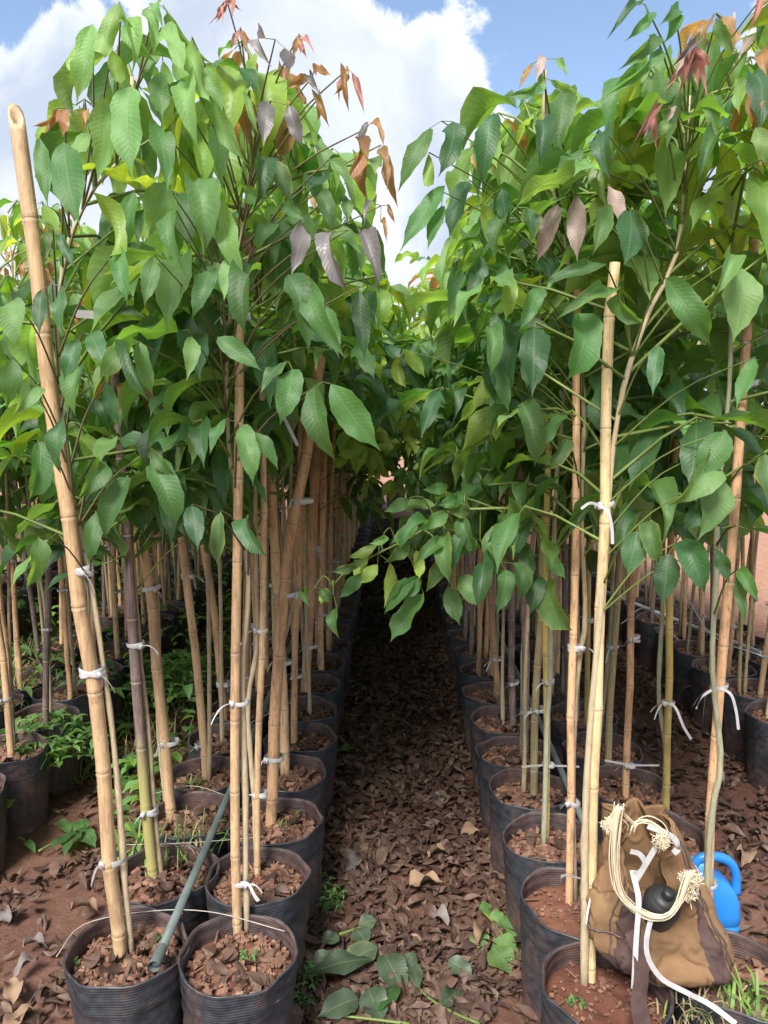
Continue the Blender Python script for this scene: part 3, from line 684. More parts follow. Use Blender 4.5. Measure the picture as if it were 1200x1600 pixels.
# ================================================================== SAPLINGS, STAKES
HEROES = {}
FARCROWN = []
for i in range(16):
    r = random.Random(300 + i); H = r.uniform(2.25, 2.75) - SOILZ; P = gen_trunk(r, H, 0.16)
    st, lv = crown(r, P, H, 0.80 + r.uniform(-.1, .1), 32 if i < 9 else 22, 1.05, pmul=1.45 if i < 9 else 1.0, bright=True)
    V, F = tube(smooth_path(P, 10), np.linspace(0.0095, 0.004, 10), 6)
    FARCROWN.append((MB().add(V, F).mesh('trunk', [M_bark if i % 3 else M_barkg]), stalk_mesh(st, M_stalk), joined_leaves(lv)))
def make_tie(root, p, big=False, rr=0.015):
    o = obj('tie_ribbon', (TIES_BIG if big else TIES)[rnd.randrange(4 if big else 8)], root)
    o.location = p; o.rotation_euler = (0, 0, rnd.uniform(-.3, .3)); q = (rr + 0.008) / (0.031 if big else 0.0215); o.scale = (q, q, 1)
def place_far_sapling(row, k, x, y):
    tm, sm, lm = FARCROWN[rnd.randrange(9) if row in 'BC' else 9 + rnd.randrange(7)]
    o = empty('sapling', (x, y, SOILZ), 'slender leafy sapling far back in the %s' % ROWS[row][3], 'sapling', 'young potted trees in rows')
    o.rotation_euler = (0, 0, rnd.uniform(0, 6.28)); s = rnd.uniform(0.92, 1.08); w_ = 1.14 if row in 'BC' else 1.0; o.scale = (s * w_, s * w_, s)
    obj('trunk', tm, o)
    if y < 8: obj('leaf_stalks', sm, o, 'stuff')
    obj('foliage', lm, o, 'stuff')
def place_far_stake(row, k, x, y, near):
    me, mt, top, rr = GEN_STK[rnd.randrange(8)]
    lab = ('%s bamboo stake at the %s sapling of the %s' % (MATWORD[mt], ORD[k], ROWS[row][3])) if near else 'bamboo stake tied to a sapling far back in the %s' % ROWS[row][3]
    o = empty('bamboo_stake', (x + 0.02, y - 0.02, SOILZ), lab, 'plant stake', 'bamboo stakes holding the saplings')
    o.rotation_euler = (0, 0, rnd.uniform(0, 6.28)); obj('cane', me, o)
    for q in range(2 if y > 6 else 3):
        f = rnd.uniform(0.12, 0.85)
        lx, ly, h = top; px = (lx * f) if f > .4 else lx * f; t_ = obj('tie_ribbon', TIES[rnd.randrange(8)], o); t_.location = (px, ly * f, h * f)
    if rnd.random() < .7 and y < 7:
        c2 = obj('bamboo_stake', GEN_STK[rnd.randrange(8)][0]); c2.location = (x - 0.05, y + 0.03, SOILZ); c2.rotation_euler = (0, 0, rnd.uniform(0, 6.28))
        tag(c2, 'extra ' + lab.replace('tied to', 'near').replace('stake at', 'stake near'), 'plant stake', 'bamboo stakes holding the saplings')
NEARY = 4.5
def place_near_sapling(row, k, x, y):
    r = random.Random(ord(row) * 100 + k)
    key = (row, k)
    if key in STEM:
        pts = STEM[key]; b = PZ(*pts[0], SOILZ - 0.02)
        if key in STK_BASE: yb = STK_BASE[key].y + {('D', 0): -0.028, ('C', 0): -0.018}.get(key, 0.016); b = PY(pts[0][0], proj((b.x, yb, SOILZ - 0.02))[1], yb)
        P = [PY(u, v, b.y + 0.004 * i) for i, (u, v) in enumerate(pts)]
        P[0] = b; H = P[-1].z
        if key in STK:
            sb = STK_BASE[key]
            if abs(b.x - sb.x) < 0.02 and False: pass
        o_at = Vector((b.x, b.y, SOILZ)); rad0 = 0.0098 if key == ('C', 0) else 0.0088
    else:
        H = r.uniform(2.2, 2.65) if row in 'ABGH' else r.uniform(2.35, 2.85)
        o_at = Vector((x + r.uniform(-.03, .03), y + 0.03, SOILZ))
        while H > 1.9 and row in 'ABCD' and proj((x, y, H))[1] < pl(proj((x, y, H))[0], TOPV) + 15: H -= 0.05
        P = [p + o_at for p in gen_trunk(r, H - SOILZ, 0.08)]; rad0 = r.uniform(0.007, 0.010)
    look = {0: 'broad pale green leaves', 1: 'dark green drooping leaves', 2: 'mid green leaves', 3: 'bronze young tips'}[(k + ord(row)) % 4]
    o = empty('sapling', o_at, 'sapling with %s, %s in the %s' % (look, ORD[k], ROWS[row][3]), 'sapling', 'young potted trees in rows')
    Q = smooth_path(P, 34); Q[:, 0] += np.interp(np.arange(34), np.arange(0, 36, 3), [r.uniform(-.003, .003) for _ in range(12)])
    rad = np.linspace(rad0, 0.0035, 34) * np.array([1 + (0.22 if r.random() < .3 else r.uniform(-.06, .06)) for _ in range(34)])
    V, F = tube(Q - np.array(o_at), rad, 8)
    obj('trunk', MB().add(V, F).mesh('trunk', [M_barkg if (row in 'CD' and k % 2 == 0 and k or key == ('D', 0)) else M_bark]), o)
    PV = [Vector(q) for q in Q]
    zlo = r.uniform(1.12, 1.35)
    H2 = max(p.z for p in PV)
    PV2 = sorted(PV, key=lambda p: p.z)
    st, lv = crown(r, PV2, H2, zlo, 36 if row in 'ABCD' else 26, 1.08 if y < 3 else 1.0, pmul=1.15 if y < 3 else 1.35, bright=(k >= 4))
    front = k == 0 and row in 'ABCD'
    keep = [l for l in lv if allowed(l, y) and not (front and l[0].y < y - 0.02) and not (row in 'ABCD' and k in (1, 2) and (l[0].y < 1.80 or r.random() < .2))]
    inv = o_at
    hubs = [tuple(round(c, 4) for c in l[0]) for l in keep]; hs = set(hubs)
    st2 = []; 
    i = 0
    while i < len(st):
        main = st[i]; j = i + 1; sub = []
        while j < len(st) and len(st[j]) == 2: sub.append(st[j]); j += 1
        ks = [s for s in sub if tuple(round(c, 4) for c in s[1]) in hs]
        if ks: st2 += [main] + ks
        i = j
    if st2: obj('leaf_stalks', stalk_mesh([[p - inv for p in s] for s in st2], M_stalk), o, 'stuff')
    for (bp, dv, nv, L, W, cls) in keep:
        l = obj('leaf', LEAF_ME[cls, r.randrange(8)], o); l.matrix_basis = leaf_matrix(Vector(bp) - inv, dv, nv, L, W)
    HEROES[key] = (o, PV2, y)
STK_BASE = {}
def place_photo_stake(key):
    s = STK[key]; row, k = key
    b = PZ(*s['p'][0], SOILZ - 0.03); P = [PY(u, v, b.y - 0.0 + 0.0 * i) for i, (u, v) in enumerate(s['p'])]; P[0] = b
    STK_BASE[key] = b
    depth = (b - CAM).dot(fwd); rr = s['w'] / 1200 * depth / 2
    o_at = Vector((b.x, b.y, SOILZ))
    o = empty('bamboo_stake', o_at, '%s, %s in the %s' % (s['look'], ORD[k], ROWS[row][3]), 'plant stake', 'bamboo stakes holding the saplings')
    obj('cane', cane_mesh([p - o_at for p in P], rr * 0.97, rr * (0.95 if key == ('A', 0) else 0.88), BM[s['m']], hash(key[1]) + ord(row), s.get('slant', 0), 12), o)
    for (u, v) in s['ties']:
        make_tie(o, PY(u + 3, v, b.y) - o_at + Vector((0, 0.006, 0)), rr > 0.017, rr)
for row, (rx, y0, y1, words) in ROWS.items():
    if row == 'K':
        for k in range(14):
            x, yy = -1.9 + k * 0.33, 12.3 + 0.35 * (k % 2); make_pot('K', k, x, yy); place_far_sapling('K', k, x, yy)
        break
    k = 0; y = y0
    while y < y1:
        x = rx + rnd.uniform(-.012, .012); yy = y + rnd.uniform(-.01, .01)
        if row == 'A' and k == 0: x = -0.672
        if row == 'D' and k == 1: k += 1; y += SP; continue
        make_pot(row, k, x, yy)
        key = (row, k)
        if key in STK: place_photo_stake(key)
        elif y < 9.5: place_far_stake(row, k, x, yy, k < 8 and row in 'ABCD' or k < 3 and row in 'GE')
        lim = NEARY if row in 'ABCD' else 3.6
        if y < lim and k < 10: place_near_sapling(row, k, x, yy)
        else: place_far_sapling(row, k, x, yy)
        k += 1; y += SP

# ------------------------------------------------------------------ leaves placed one by one after the photo
# (leaf base u, v, tip u, v, width px, colour, depth y)
HL = """
145 38 120 163 38 light A;145 65 122 120 20 lime A;187 3 164 90 30 light A;185 35 205 120 22 light A;195 38 245 100 28 light A;250 0 256 45 20 light A
262 18 332 100 32 light A;252 45 288 125 28 light A;250 115 254 185 38 mid A;205 135 208 280 60 light A;160 148 152 285 46 light A;100 222 125 355 62 mid A
295 130 310 235 42 light A;322 142 390 262 38 light A;62 215 75 325 28 mid A;255 285 232 372 54 light A;298 288 318 405 52 light A;345 315 385 450 42 light A
175 78 190 132 26 lime A;270 150 255 205 30 lime A;88 170 48 198 12 bronze A;100 172 98 215 22 bronze A;92 176 68 212 12 bronze A;124 178 128 205 14 bronze A
72 363 66 413 18 mid A;94 365 119 422 18 dark A;66 452 62 525 28 dark A;97 448 97 528 30 dark A;121 530 100 597 30 dark A;140 523 158 572 36 dark A
128 572 118 650 38 mid A;192 543 155 592 40 mid A;165 597 188 670 28 dark A;216 538 237 630 28 dark A
240 190 262 300 40 mid A;145 300 170 400 36 lime A;275 330 290 430 36 mid A;210 300 190 400 34 mid A;180 395 200 480 30 mid A;240 400 225 480 30 mid A
335 190 345 290 34 mid B;300 60 330 160 30 light A;225 15 240 90 26 light A;320 105 350 180 26 light A
352 2 325 40 9 pink B;352 2 338 36 8 pink B;353 2 348 38 8 pink B;354 2 362 35 8 pink B;354 2 378 18 8 pink B
372 48 360 78 10 pink B;375 48 388 80 10 bronze B;380 50 400 72 10 bronze B
415 60 425 106 26 mauve B;445 75 452 112 28 mauve B;418 160 412 230 30 mauve B;452 165 474 232 26 mauve B;400 165 405 215 16 light B
462 60 458 90 10 bronze B;470 58 492 85 8 pink B;465 58 480 92 9 bronze B;474 60 470 86 8 pink B;480 118 445 140 16 bronze B;485 120 500 150 14 mauve B;490 112 520 120 12 bronze B
535 112 530 160 10 pink B;545 115 546 178 12 bronze B;552 115 570 180 11 pink B;540 113 520 150 10 bronze B;500 150 515 200 14 bronze B;498 155 496 190 12 bronze B
555 215 533 293 18 bronze B;570 235 576 318 22 bronze B;590 235 605 300 18 bronze B;600 230 622 325 22 bronze B;575 190 560 225 14 mauve B;580 192 600 232 14 bronze B;585 318 568 355 14 mauve B;595 345 604 382 9 bronze B;606 320 618 350 8 bronze B
470 345 455 430 34 mauve B;525 363 545 455 34 mauve B;562 368 592 460 26 mauve B;430 350 400 392 30 mid B;440 318 480 345 20 mid B;380 290 430 310 26 light B;515 250 555 330 24 mid B
407 422 385 525 48 mid A;450 430 482 555 46 mid A;482 440 540 560 44 mid A;560 450 570 565 30 dark B;340 527 410 580 32 mid A;300 527 292 595 28 light A;220 535 240 620 30 mid A
457 577 437 665 44 mid A;445 565 407 615 28 dark A;492 605 525 720 46 mid A;517 600 595 705 58 mid A;375 667 395 760 36 mid A;395 675 435 735 28 mid A;350 655 328 710 24 mid A;235 725 275 825 44 mid A
200 745 165 840 40 mid A;345 800 342 890 34 mid A;388 808 418 870 34 dark A;235 700 285 755 20 mid A;300 790 310 860 34 dark A;155 720 120 780 34 mid A;60 690 45 780 34 mid A;20 560 10 640 34 mid A
60 840 40 920 34 mid A;150 800 140 880 30 mid A;100 650 95 740 34 dark A;20 470 22 545 44 light A;45 600 20 650 34 light A
510 480 530 560 34 mid B;430 250 455 320 30 mid B;500 300 520 365 28 mid B;400 250 395 330 28 dark B;360 400 350 470 30 light A;330 420 300 500 34 mid A
672 200 622 300 34 mid C;708 190 684 278 36 dark C;770 178 755 285 40 dark C;670 240 668 292 20 lime C;695 290 624 395 36 mid C;733 283 702 375 36 dark C;690 322 668 390 26 mid C;735 225 745 272 20 mid C
845 190 842 262 30 dark C;948 210 955 285 36 dark C;895 232 872 300 36 mid C;785 295 795 352 32 dark C;825 325 830 382 34 dark C;795 335 775 410 34 mid C;757 320 768 382 26 lime C
850 88 838 128 16 rose C;830 100 810 140 12 bronze C;870 92 888 122 11 light C;845 110 850 150 14 light C;860 125 905 145 16 light C;840 130 790 150 16 mid C
872 320 838 412 30 rose C;902 305 902 410 34 rose C;950 290 977 360 26 rose C;985 330 975 415 58 dark C;945 412 840 448 24 mid C;990 330 1015 400 34 dark C;930 330 925 400 30 mid C
1078 80 1035 145 14 pink C;1078 80 1060 152 14 pink C;1078 78 1075 135 12 mauve C;1080 78 1092 142 13 pink C;1082 78 1106 155 13 pink C;1082 76 1112 108 12 pink C;1078 76 1045 110 13 mauve C;1080 74 1098 95 14 mauve C;1075 80 1055 120 12 rose C
1170 60 1150 95 16 rose C;1185 5 1168 55 16 pink C;1018 180 985 232 14 pink C;1022 180 1026 236 13 pink C;1020 178 1005 222 12 mauve C;1045 170 1040 195 12 rose C;1190 80 1198 120 20 bronze C
1000 5 948 62 18 dark C;1025 55 965 110 24 mid C;1030 75 945 150 18 mid C;1015 20 975 66 18 mid C;1045 20 1035 70 22 mid C;1010 100 960 135 20 mid C;1060 10 1030 40 20 mid C
1120 30 1150 85 24 mid C;1100 150 1120 215 24 mid C;1160 120 1155 180 26 light C;1050 190 1000 230 22 light C;1120 220 1090 290 26 mid C;1180 200 1195 260 26 light C
962 452 868 500 30 mid C;970 455 1005 505 34 mid C;1160 420 1145 535 62 light C;1130 402 1105 475 26 light C;1040 435 1110 540 46 mid C;905 490 885 595 52 mid C;818 540 822 610 32 dark C;765 510 765 590 28 mid C;775 570 795 645 26 mid C
815 630 835 730 36 mid C;885 685 845 735 22 mid C;775 490 780 570 30 dark C;722 420 700 500 34 mid C;755 420 730 480 30 dark C;800 430 790 500 28 lime C;840 450 810 520 30 mid C;750 400 715 455 28 dark C
775 635 722 705 40 lime M;632 545 665 590 22 lime M;622 558 635 605 20 lime M;760 590 740 640 20 lime M;775 580 760 625 18 lime M;790 640 775 690 26 lime M
1135 675 1085 755 50 mid C;1095 710 1042 790 46 light C;1130 750 1090 845 50 light C;1195 710 1202 800 46 mid C;1100 770 1060 830 36 dark C;1030 540 1020 620 28 dark C;1180 560 1150 640 30 mid C;940 600 950 690 30 dark D
695 835 703 912 32 mid P;722 805 745 860 28 mid P;662 928 610 1003 40 mid P;700 915 718 977 32 mid P;718 900 748 950 36 mid P;790 890 775 960 32 mid P;860 905 895 985 56 mid P;855 865 885 905 24 mid P
658 900 602 945 28 mid P;610 880 600 950 22 lime P;640 905 600 960 26 mid P;590 882 563 912 24 lime P;527 950 530 997 24 mid P;482 928 484 948 15 mid P;502 920 518 940 16 mid P;515 922 502 945 14 lime P;565 895 530 935 24 mid P;560 875 512 893 16 mid P
640 850 600 880 22 mid P;650 820 610 850 22 light P;700 800 650 830 24 mid P;690 850 650 880 24 mid P;740 840 700 870 26 mid P;760 860 790 900 26 dark P;680 790 630 800 20 light P;640 780 600 800 22 mid P;720 770 680 790 22 mid P;670 815 625 860 26 mid P;725 830 700 900 30 dark P;755 880 745 950 32 dark P;690 870 665 925 28 mid P;820 800 800 870 34 dark P;780 820 770 890 32 mid P;650 860 655 905 22 lime P;700 760 660 765 20 mid P;600 835 575 850 14 light P;840 900 830 960 34 dark P;800 880 810 940 30 mid P;575 870 560 905 16 lime P;820 850 830 910 30 dark P;790 800 760 850 28 mid P;735 800 690 790 22 mid P;590 850 545 870 18 lime P
1015 815 1030 880 34 mid C;1045 865 1035 945 42 dark C;1065 845 1100 925 44 dark C;1150 900 1165 975 18 mid C;1155 890 1185 940 22 mid C;995 830 980 900 40 dark C;1000 800 970 870 36 dark D;1120 860 1140 910 24 dark C
"""
YD = {'A': 1.52, 'B': 1.66, 'C': 1.56, 'D': 1.85, 'M': 2.05, 'P': 2.02, 'Q': 2.95, 'R': 2.9, 'S': 2.45, 'T': 2.2, 'U': 4.1, 'V': 3.5}
rh = random.Random(5)
ents = []
for tok in HL.replace('\n', ';').split(';'):
    q = tok.split()
    if len(q) != 7: continue
    ents.append((*map(float, q[:5]), q[5], q[6]))
for q in range(140):
    kd = 'QQRSSSTQTUU'[q % 11] if q < 112 else 'QV'[q % 2]; side = kd == 'Q'
    hu, hv = {'Q': (rh.uniform(612, 780), rh.uniform(500, 840)), 'R': (rh.uniform(520, 600), rh.uniform(470, 700)), 'S': (rh.uniform(900, 1185), rh.uniform(500, 820)), 'T': (rh.uniform(70, 340), rh.uniform(480, 850)), 'U': (rh.uniform(560, 690), rh.uniform(430, 720)), 'V': (rh.uniform(560, 690), rh.uniform(600, 790))}[kd]
    cl = rh.choice(['mid', 'light', 'dark', 'lime', 'mid', 'lime' if hv < 720 else 'mid'])
    if kd in 'UV': cl = rh.choice(['lime', 'light', 'lime', 'mid'])
    for s_ in range(rh.choice((4, 5))):
        a_ = R(90 + (s_ - 2) * 38 + rh.uniform(-12, 12)); L_ = rh.uniform(38, 66) * (1 - abs(s_ - 2) * .12) * (0.6 if kd in 'UV' else 1)
        ents.append((hu + math.cos(a_) * 7, hv + math.sin(a_) * 5, hu + math.cos(a_) * L_, hv + math.sin(a_) * L_ * .9 + 6, L_ * rh.uniform(.36, .46), cl if kd in 'QRUV' or cl != 'lime' else 'mid', kd))
grp = []
for e in ents:
    for gq in grp:
        if gq[0][6] == e[6] and math.hypot(gq[0][0] - e[0], gq[0][1] - e[1]) < 38: gq.append(e); break
    else: grp.append([e])
hero_st = {}
BRP = [Vector(q) for q in smooth_path([at_height(HEROES[('C', 2)][1], 1.36)] + [PY(u, v, 2.05) for u, v in [(800, 795), (760, 795), (700, 800), (650, 835), (600, 860), (545, 890), (520, 915)]], 22)]
for gq in grp:
    yy = YD[gq[0][6]] + rh.uniform(-.05, .06); u0 = sum(e[0] for e in gq) / len(gq); v0 = sum(e[1] for e in gq) / len(gq)
    if gq[0][6] == 'C' and u0 < 905: yy += 0.20
    hub = PY(u0, v0 - (6 if len(gq) > 1 else 2), yy + 0.03)
    side = {'A': ['A0', 'B0', 'A1'], 'B': ['B0', 'B2', 'B1'], 'C': ['C0', 'C1', 'D0', 'D2'] if u0 > 905 else ['C1', 'C2'], 'D': ['C1', 'D2', 'D0'], 'M': ['C2', 'C1'], 'P': ['C2'], 'Q': ['C4', 'C5', 'C6'], 'R': ['B4', 'B5', 'B6'], 'S': ['D3', 'D4', 'C3', 'D2'], 'T': ['A1', 'A2', 'A3'], 'U': ['C8', 'B8', 'C7', 'B7'], 'V': ['C6', 'B6', 'C7', 'B7']}[gq[0][6]]
    best = None
    for s in side:
        key = (s[0], int(s[1]))
        if key not in HEROES: continue
        o, PV, _ = HEROES[key]
        for p in (PV if gq[0][6] != 'P' or key != ('C', 2) else BRP):
            if p.z < 1.0: continue
            dd = (p - hub).length + (abs(p.z - (hub.z - 0.20)) * 0.8 if gq[0][6] != 'P' else 0)
            if best is None or dd < best[0]: best = (dd, key, p)
    _, key, p0 = best; o, PV, _ = HEROES[key]; inv = Vector(o.location)
    mid = p0.lerp(hub, 0.5) + Vector((0, 0, 0.03))
    lst = hero_st.setdefault(key, [])
    lst.append([x - inv for x in map(Vector, smooth_path([p0, mid, hub], 7))])
    for (a, b, c, d_, w, cls, gk) in gq:
        dl = rh.uniform(-.05, .02); bp = PY(a, b, yy); tp = PY(c, d_, yy + dl - 0.02)
        dv = tp - bp; L = dv.length; ctr = (bp + tp) / 2; dep = (ctr - CAM).dot(fwd)
        Wd = w / 1200 * dep * 0.92
        view = (CAM - ctr).normalized(); ax = dv.normalized()
        nv = view - ax * view.dot(ax); nv = Matrix.Rotation(rh.uniform(-.6, .6), 3, ax) @ nv
        if cls == 'lime' or (cls == 'light' and rh.random() < .15): nv = -nv
        l = obj('leaf', LEAF_ME[cls, rh.randrange(8)], o); l.matrix_basis = leaf_matrix(bp - inv, dv, nv, L, Wd)
        lst.append([hub - inv, bp - inv])
for key, sts in hero_st.items():
    obj('long_leaf_stalks', stalk_mesh(sts, M_stalk if key[0] in 'CD' or key[1] else M_stalkp, 0.0012, 0.0018), HEROES[key][0], 'stuff')
# low side branch reaching over the path
o, PV, _ = HEROES[('C', 2)]; inv = Vector(o.location)
br = np.array([tuple(p) for p in BRP])
V, F = tube(br - np.array(inv), np.linspace(0.006, 0.002, 22), 6)
obj('side_branch', MB().add(V, F).mesh('side_branch', [M_stalk]), o)

# ================================================================== LITTER
def litter(name, n, fn, seed, mat, smin=0.04, smax=0.10):
    r = random.Random(seed); mb = MB()
    for _ in range(n):
        x, y = fn(r); L = r.uniform(smin, smax) * (1.25 if r.random() < .15 else 1)
        v, f = dead_leaf_v(r, L, L * r.uniform(0.3, 0.55), r.uniform(-0.9, 0.9) if r.random() < .6 else None)
        v = v @ rot3(r, 0.5).T; mb.add(v + np.array([x, y, gz(x, y) + 0.008 - v[:, 2].min() * 0.6 + r.uniform(0, 0.02)]), f)
    o = obj(name, mb.mesh(name, [mat]), kind='stuff'); return o
def f_path(r):
    while True:
        x, y = 0.06 + r.gauss(0, 0.17), 1.15 + 10.0 * r.random() ** 1.6
        if mnoise.noise(Vector((x * 3.5, y * 3.5, 2))) > (-0.05 if y < 2.6 else -.25) or r.random() < .15: return x, y
def f_any(r):
    while True:
        x, y = r.uniform(-2.4, 2.5), 1.1 + 6.0 * r.random() ** 1.3
        if mnoise.noise(Vector((x * 1.7, y * 1.7, 5))) > -0.25 - (0.5 if x > 0.9 else 0) and not (x < -0.85 and mnoise.noise(Vector((x * 2.5, y * 2.5, 9))) < 0.0 and r.random() < .8): return x, y
l1 = litter('leaf_litter', 13500, f_path, 1, M_litter, 0.028, 0.085); l1['label'] = 'brown dead leaves carpeting the path between the pots'
l2 = litter('leaf_litter', 17500, f_any, 2, M_litter, 0.025, 0.075); l2['label'] = 'brown dead leaves scattered over the red soil between the rows'
NT_DEAD = [((215, 0), None)]
spots = [(110, 1420, 'tan', 'left of the two front pots'), (20, 1570, 'tan', 'at the lower left corner'), (52, 1575, 'tan', 'near the lower left corner, right of another'), (35, 1480, 'grey', 'crumpled in a heap at the left edge'), (15, 1440, 'grey', 'upper part of the heap at the left edge'), (60, 1500, 'grey', 'right side of the heap at the left edge'),
         (640, 1390, 'tan', 'right of centre on the path'), (700, 1450, 'grey', 'on the path near the cut green leaves'), (560, 1340, 'grey', 'in the middle of the path'), (720, 1300, 'tan', 'on the right half of the path'), (690, 1255, 'grey', 'on the right half of the path farther back'), (760, 1460, 'tan', 'beside the right row of pots'),
         (870, 1345, 'tan', 'by the second pot of the right row'), (1130, 1230, 'grey', 'on the soil right of the yellow stake'), (1160, 1330, 'tan', 'at the right edge behind the blue jug'), (670, 1340, 'tan', 'on the path just right of its middle')]
for i, (u, v, c, w) in enumerate(spots):
    r = random.Random(40 + i); b = PZ(u, v, 0.035); L = r.uniform(0.075, 0.12); vv, ff = [], None
    T = leaf_template(10, 4, r.uniform(0.5, 1.7), 0.9, 0.4, 60 + i, serr=0.0, curl=r.uniform(-1, 1))
    M = np.array(leaf_matrix((0, 0, 0), (math.cos(i * 2.1), math.sin(i * 2.1), r.uniform(-.2, .2)), (r.uniform(-.5, .5), r.uniform(-.5, .5), 1), L, L * 0.5))
    me = MB().add(T[0] @ M[:3, :3].T, T[1], T[2]).mesh('dead_leaf', [M_tandead if c == 'tan' else M_greydead])
    o = obj('dead_leaf', me); o.location = (b.x, b.y, gz(b.x, b.y) + 0.035)
    tag(o, 'curled %s dead leaf %s' % ('pale tan' if c == 'tan' else 'grey', w), 'dead leaf', 'large dead leaves on the ground')

# ================================================================== GREEN CUT BRANCHES ON THE GROUND
def cut_branch(label, stem_px, leaves, cls, z=0.03, name='fallen_branch'):
    P = [PZ(u, v, z + 0.01) for u, v in stem_px]; o_at = Vector((P[0].x, P[0].y, 0.0))
    o = empty(name, o_at, label, 'branch', 'cut green branches on the ground')
    V, F = tube(smooth_path([p - o_at for p in P], 12), np.linspace(0.005, 0.0025, 12), 6); obj('stem', MB().add(V, F).mesh('stem', [M_stalk]), o)
    r = random.Random(int(stem_px[0][0]))
    for (a, b, c, d, w) in leaves:
        bp = PZ(a, b, z + 0.02); tp = PZ(c, d, z + r.uniform(-.015, .02)); dv = tp - bp; dep = (bp - CAM).dot(fwd)
        k = cls if r.random() < .8 else 'mid'
        l = obj('leaf', LEAF_ME[k, r.choice((0, 2, 4, 6))], o)
        l.matrix_basis = leaf_matrix(bp - o_at, dv, (r.uniform(-.4, .4), -0.35, 1), dv.length, w / 1200 * dep * 1.3)
cut_branch('cut branch with big wilted dark green leaves on the path at the bottom', [(640, 1600), (560, 1590), (500, 1585)],
           [(600, 1490, 635, 1560, 34), (585, 1500, 470, 1530, 32), (590, 1480, 530, 1510, 32), (560, 1560, 495, 1590, 32), (575, 1545, 600, 1600, 34), (540, 1500, 480, 1505, 26), (555, 1450, 575, 1478, 26), (620, 1540, 580, 1590, 30)], 'wilt')
cut_branch('cut green stem with drying leaves along the bottom edge of the path', [(750, 1600), (700, 1578), (660, 1550), (640, 1510)],
           [(655, 1545, 640, 1500, 20), (700, 1500, 740, 1535, 22), (690, 1570, 720, 1545, 24), (650, 1490, 625, 1520, 18)], 'wilt')
cut_branch('small cut branch with bright green leaves beside the right front pots', [(750, 1420), (770, 1440), (790, 1470), (800, 1500)],
           [(748, 1420, 775, 1425, 20), (750, 1455, 745, 1495, 24), (770, 1470, 815, 1500, 36), (790, 1430, 805, 1470, 22), (770, 1480, 800, 1525, 34), (765, 1430, 790, 1445, 20)], 'light')
cut_branch('fallen green leaves with wavy edges near the left row of pots', [(530, 1460), (560, 1450), (590, 1440)], [(560, 1445, 590, 1438, 20), (530, 1470, 500, 1465, 18)], 'wilt')
cut_branch('small green leaf sprig lying mid path between the pot rows', [(535, 1172), (555, 1168)], [(535, 1172, 560, 1165, 9), (540, 1172, 520, 1173, 6)], 'mid')
cut_branch('cut green branch lying on the soil left of the front pots', [(60, 1330), (100, 1310), (140, 1305)],
           [(125, 1300, 100, 1340, 22), (125, 1300, 150, 1325, 20), (120, 1300, 75, 1330, 20), (122, 1298, 150, 1300, 16), (115, 1300, 140, 1280, 18), (110, 1300, 85, 1285, 16)], 'mid')

# ================================================================== WEEDS
def tuft(label, at, n, h, mats, seed, spread=0.05, w=0.004, cat='grass tuft', name='grass_tuft', z=None):
    r = random.Random(seed); mb = MB(); at = Vector(at)
    for _ in range(n):
        a = r.uniform(0, 6.28); L = h * r.uniform(0.5, 1.15); p = Vector((r.gauss(0, spread), r.gauss(0, spread), -0.01)); d = Vector((math.cos(a) * .35, math.sin(a) * .35, 1)); pts = [p.copy()]
        dr = r.uniform(0.08, 0.5)
        for s in range(7): p = p + d.normalized() * L / 7; d.z -= dr; pts.append(p.copy())
        V, F = ribbon(pts, [w * (1 - (s / 8) ** 2) for s in range(8)], (-math.sin(a), math.cos(a), 0.1)); mb.add(V, F, mat=r.randrange(len(mats)))
    o = obj(name, mb.mesh(name, mats)); o.location = at; return tag(o, label, cat, 'weeds among the pots')
def leafy_weed(label, at, n, size, seed, rad=0.06, h=0.08, cls=('light', 'mid'), name='weed'):
    r = random.Random(seed); lv = []; st = []
    for _ in range(n):
        a = r.uniform(0, 6.28); q = rad * math.sqrt(r.random()); b = Vector((q * math.cos(a), q * math.sin(a), h * r.uniform(0.15, 1) * (1 - 0.5 * q / rad)))
        st.append([Vector((b.x * .4, b.y * .4, -0.01)), b * 0.6, b])
        for s in range(3):
            aa = a + (s - 1) * 1.3 + r.uniform(-.4, .4); L = size * r.uniform(.6, 1.2)
            lv.append((b, Vector((math.cos(aa), math.sin(aa), r.uniform(-.5, .4))), Vector((0, 0, 1)), L, L * .42, r.choice(cls)))
    o = empty(name, at, label, 'weed', 'weeds among the pots'); obj('stem', stalk_mesh(st, M_stalk, 0.0008, 0.001), o, 'stuff'); obj('foliage', joined_leaves(lv), o, 'stuff'); return o
tuft('fine light green grass growing in the second pot of the outer left row', PZ(288, 1335, SOILZ), 75, 0.17, [M_grass, M_grass, M_dry], 1, 0.04, 0.006)
tuft('thin grass arching over the left rim of the second pot of the outer left row', PZ(215, 1345, SOILZ), 40, 0.17, [M_grass, M_grass], 2, 0.025, 0.008)
tuft('small green grass blades in the third pot of the inner left row', PZ(455, 1290, SOILZ), 12, 0.09, [M_grass], 3, 0.012, 0.006)
tuft('upright grass sprig in the fourth pot of the outer left row', PZ(297, 1235, SOILZ), 10, 0.12, [M_grass], 4, 0.01, 0.008)
tuft('tall green grass with dry stems at the lower right corner', PZ(1165, 1585, 0.28), 34, 0.16, [M_grass], 5, 0.035, 0.009)
tuft('dry yellow grass clump below the brown bag', PZ(1100, 1590, 0.28), 70, 0.13, [M_dry, M_dry, M_dry, M_grass], 6, 0.045, 0.004)
tuft('dry straw coloured grass clump between pots at the right edge', PZ(1170, 1090, 0.15), 160, 0.30, [M_dry, M_dry, M_grass], 7, 0.12, 0.004)
tuft('dry grass clump in the pots at the left edge', PZ(45, 1080, 0.25), 130, 0.26, [M_dry, M_grass, M_grass], 8, 0.13, 0.005)
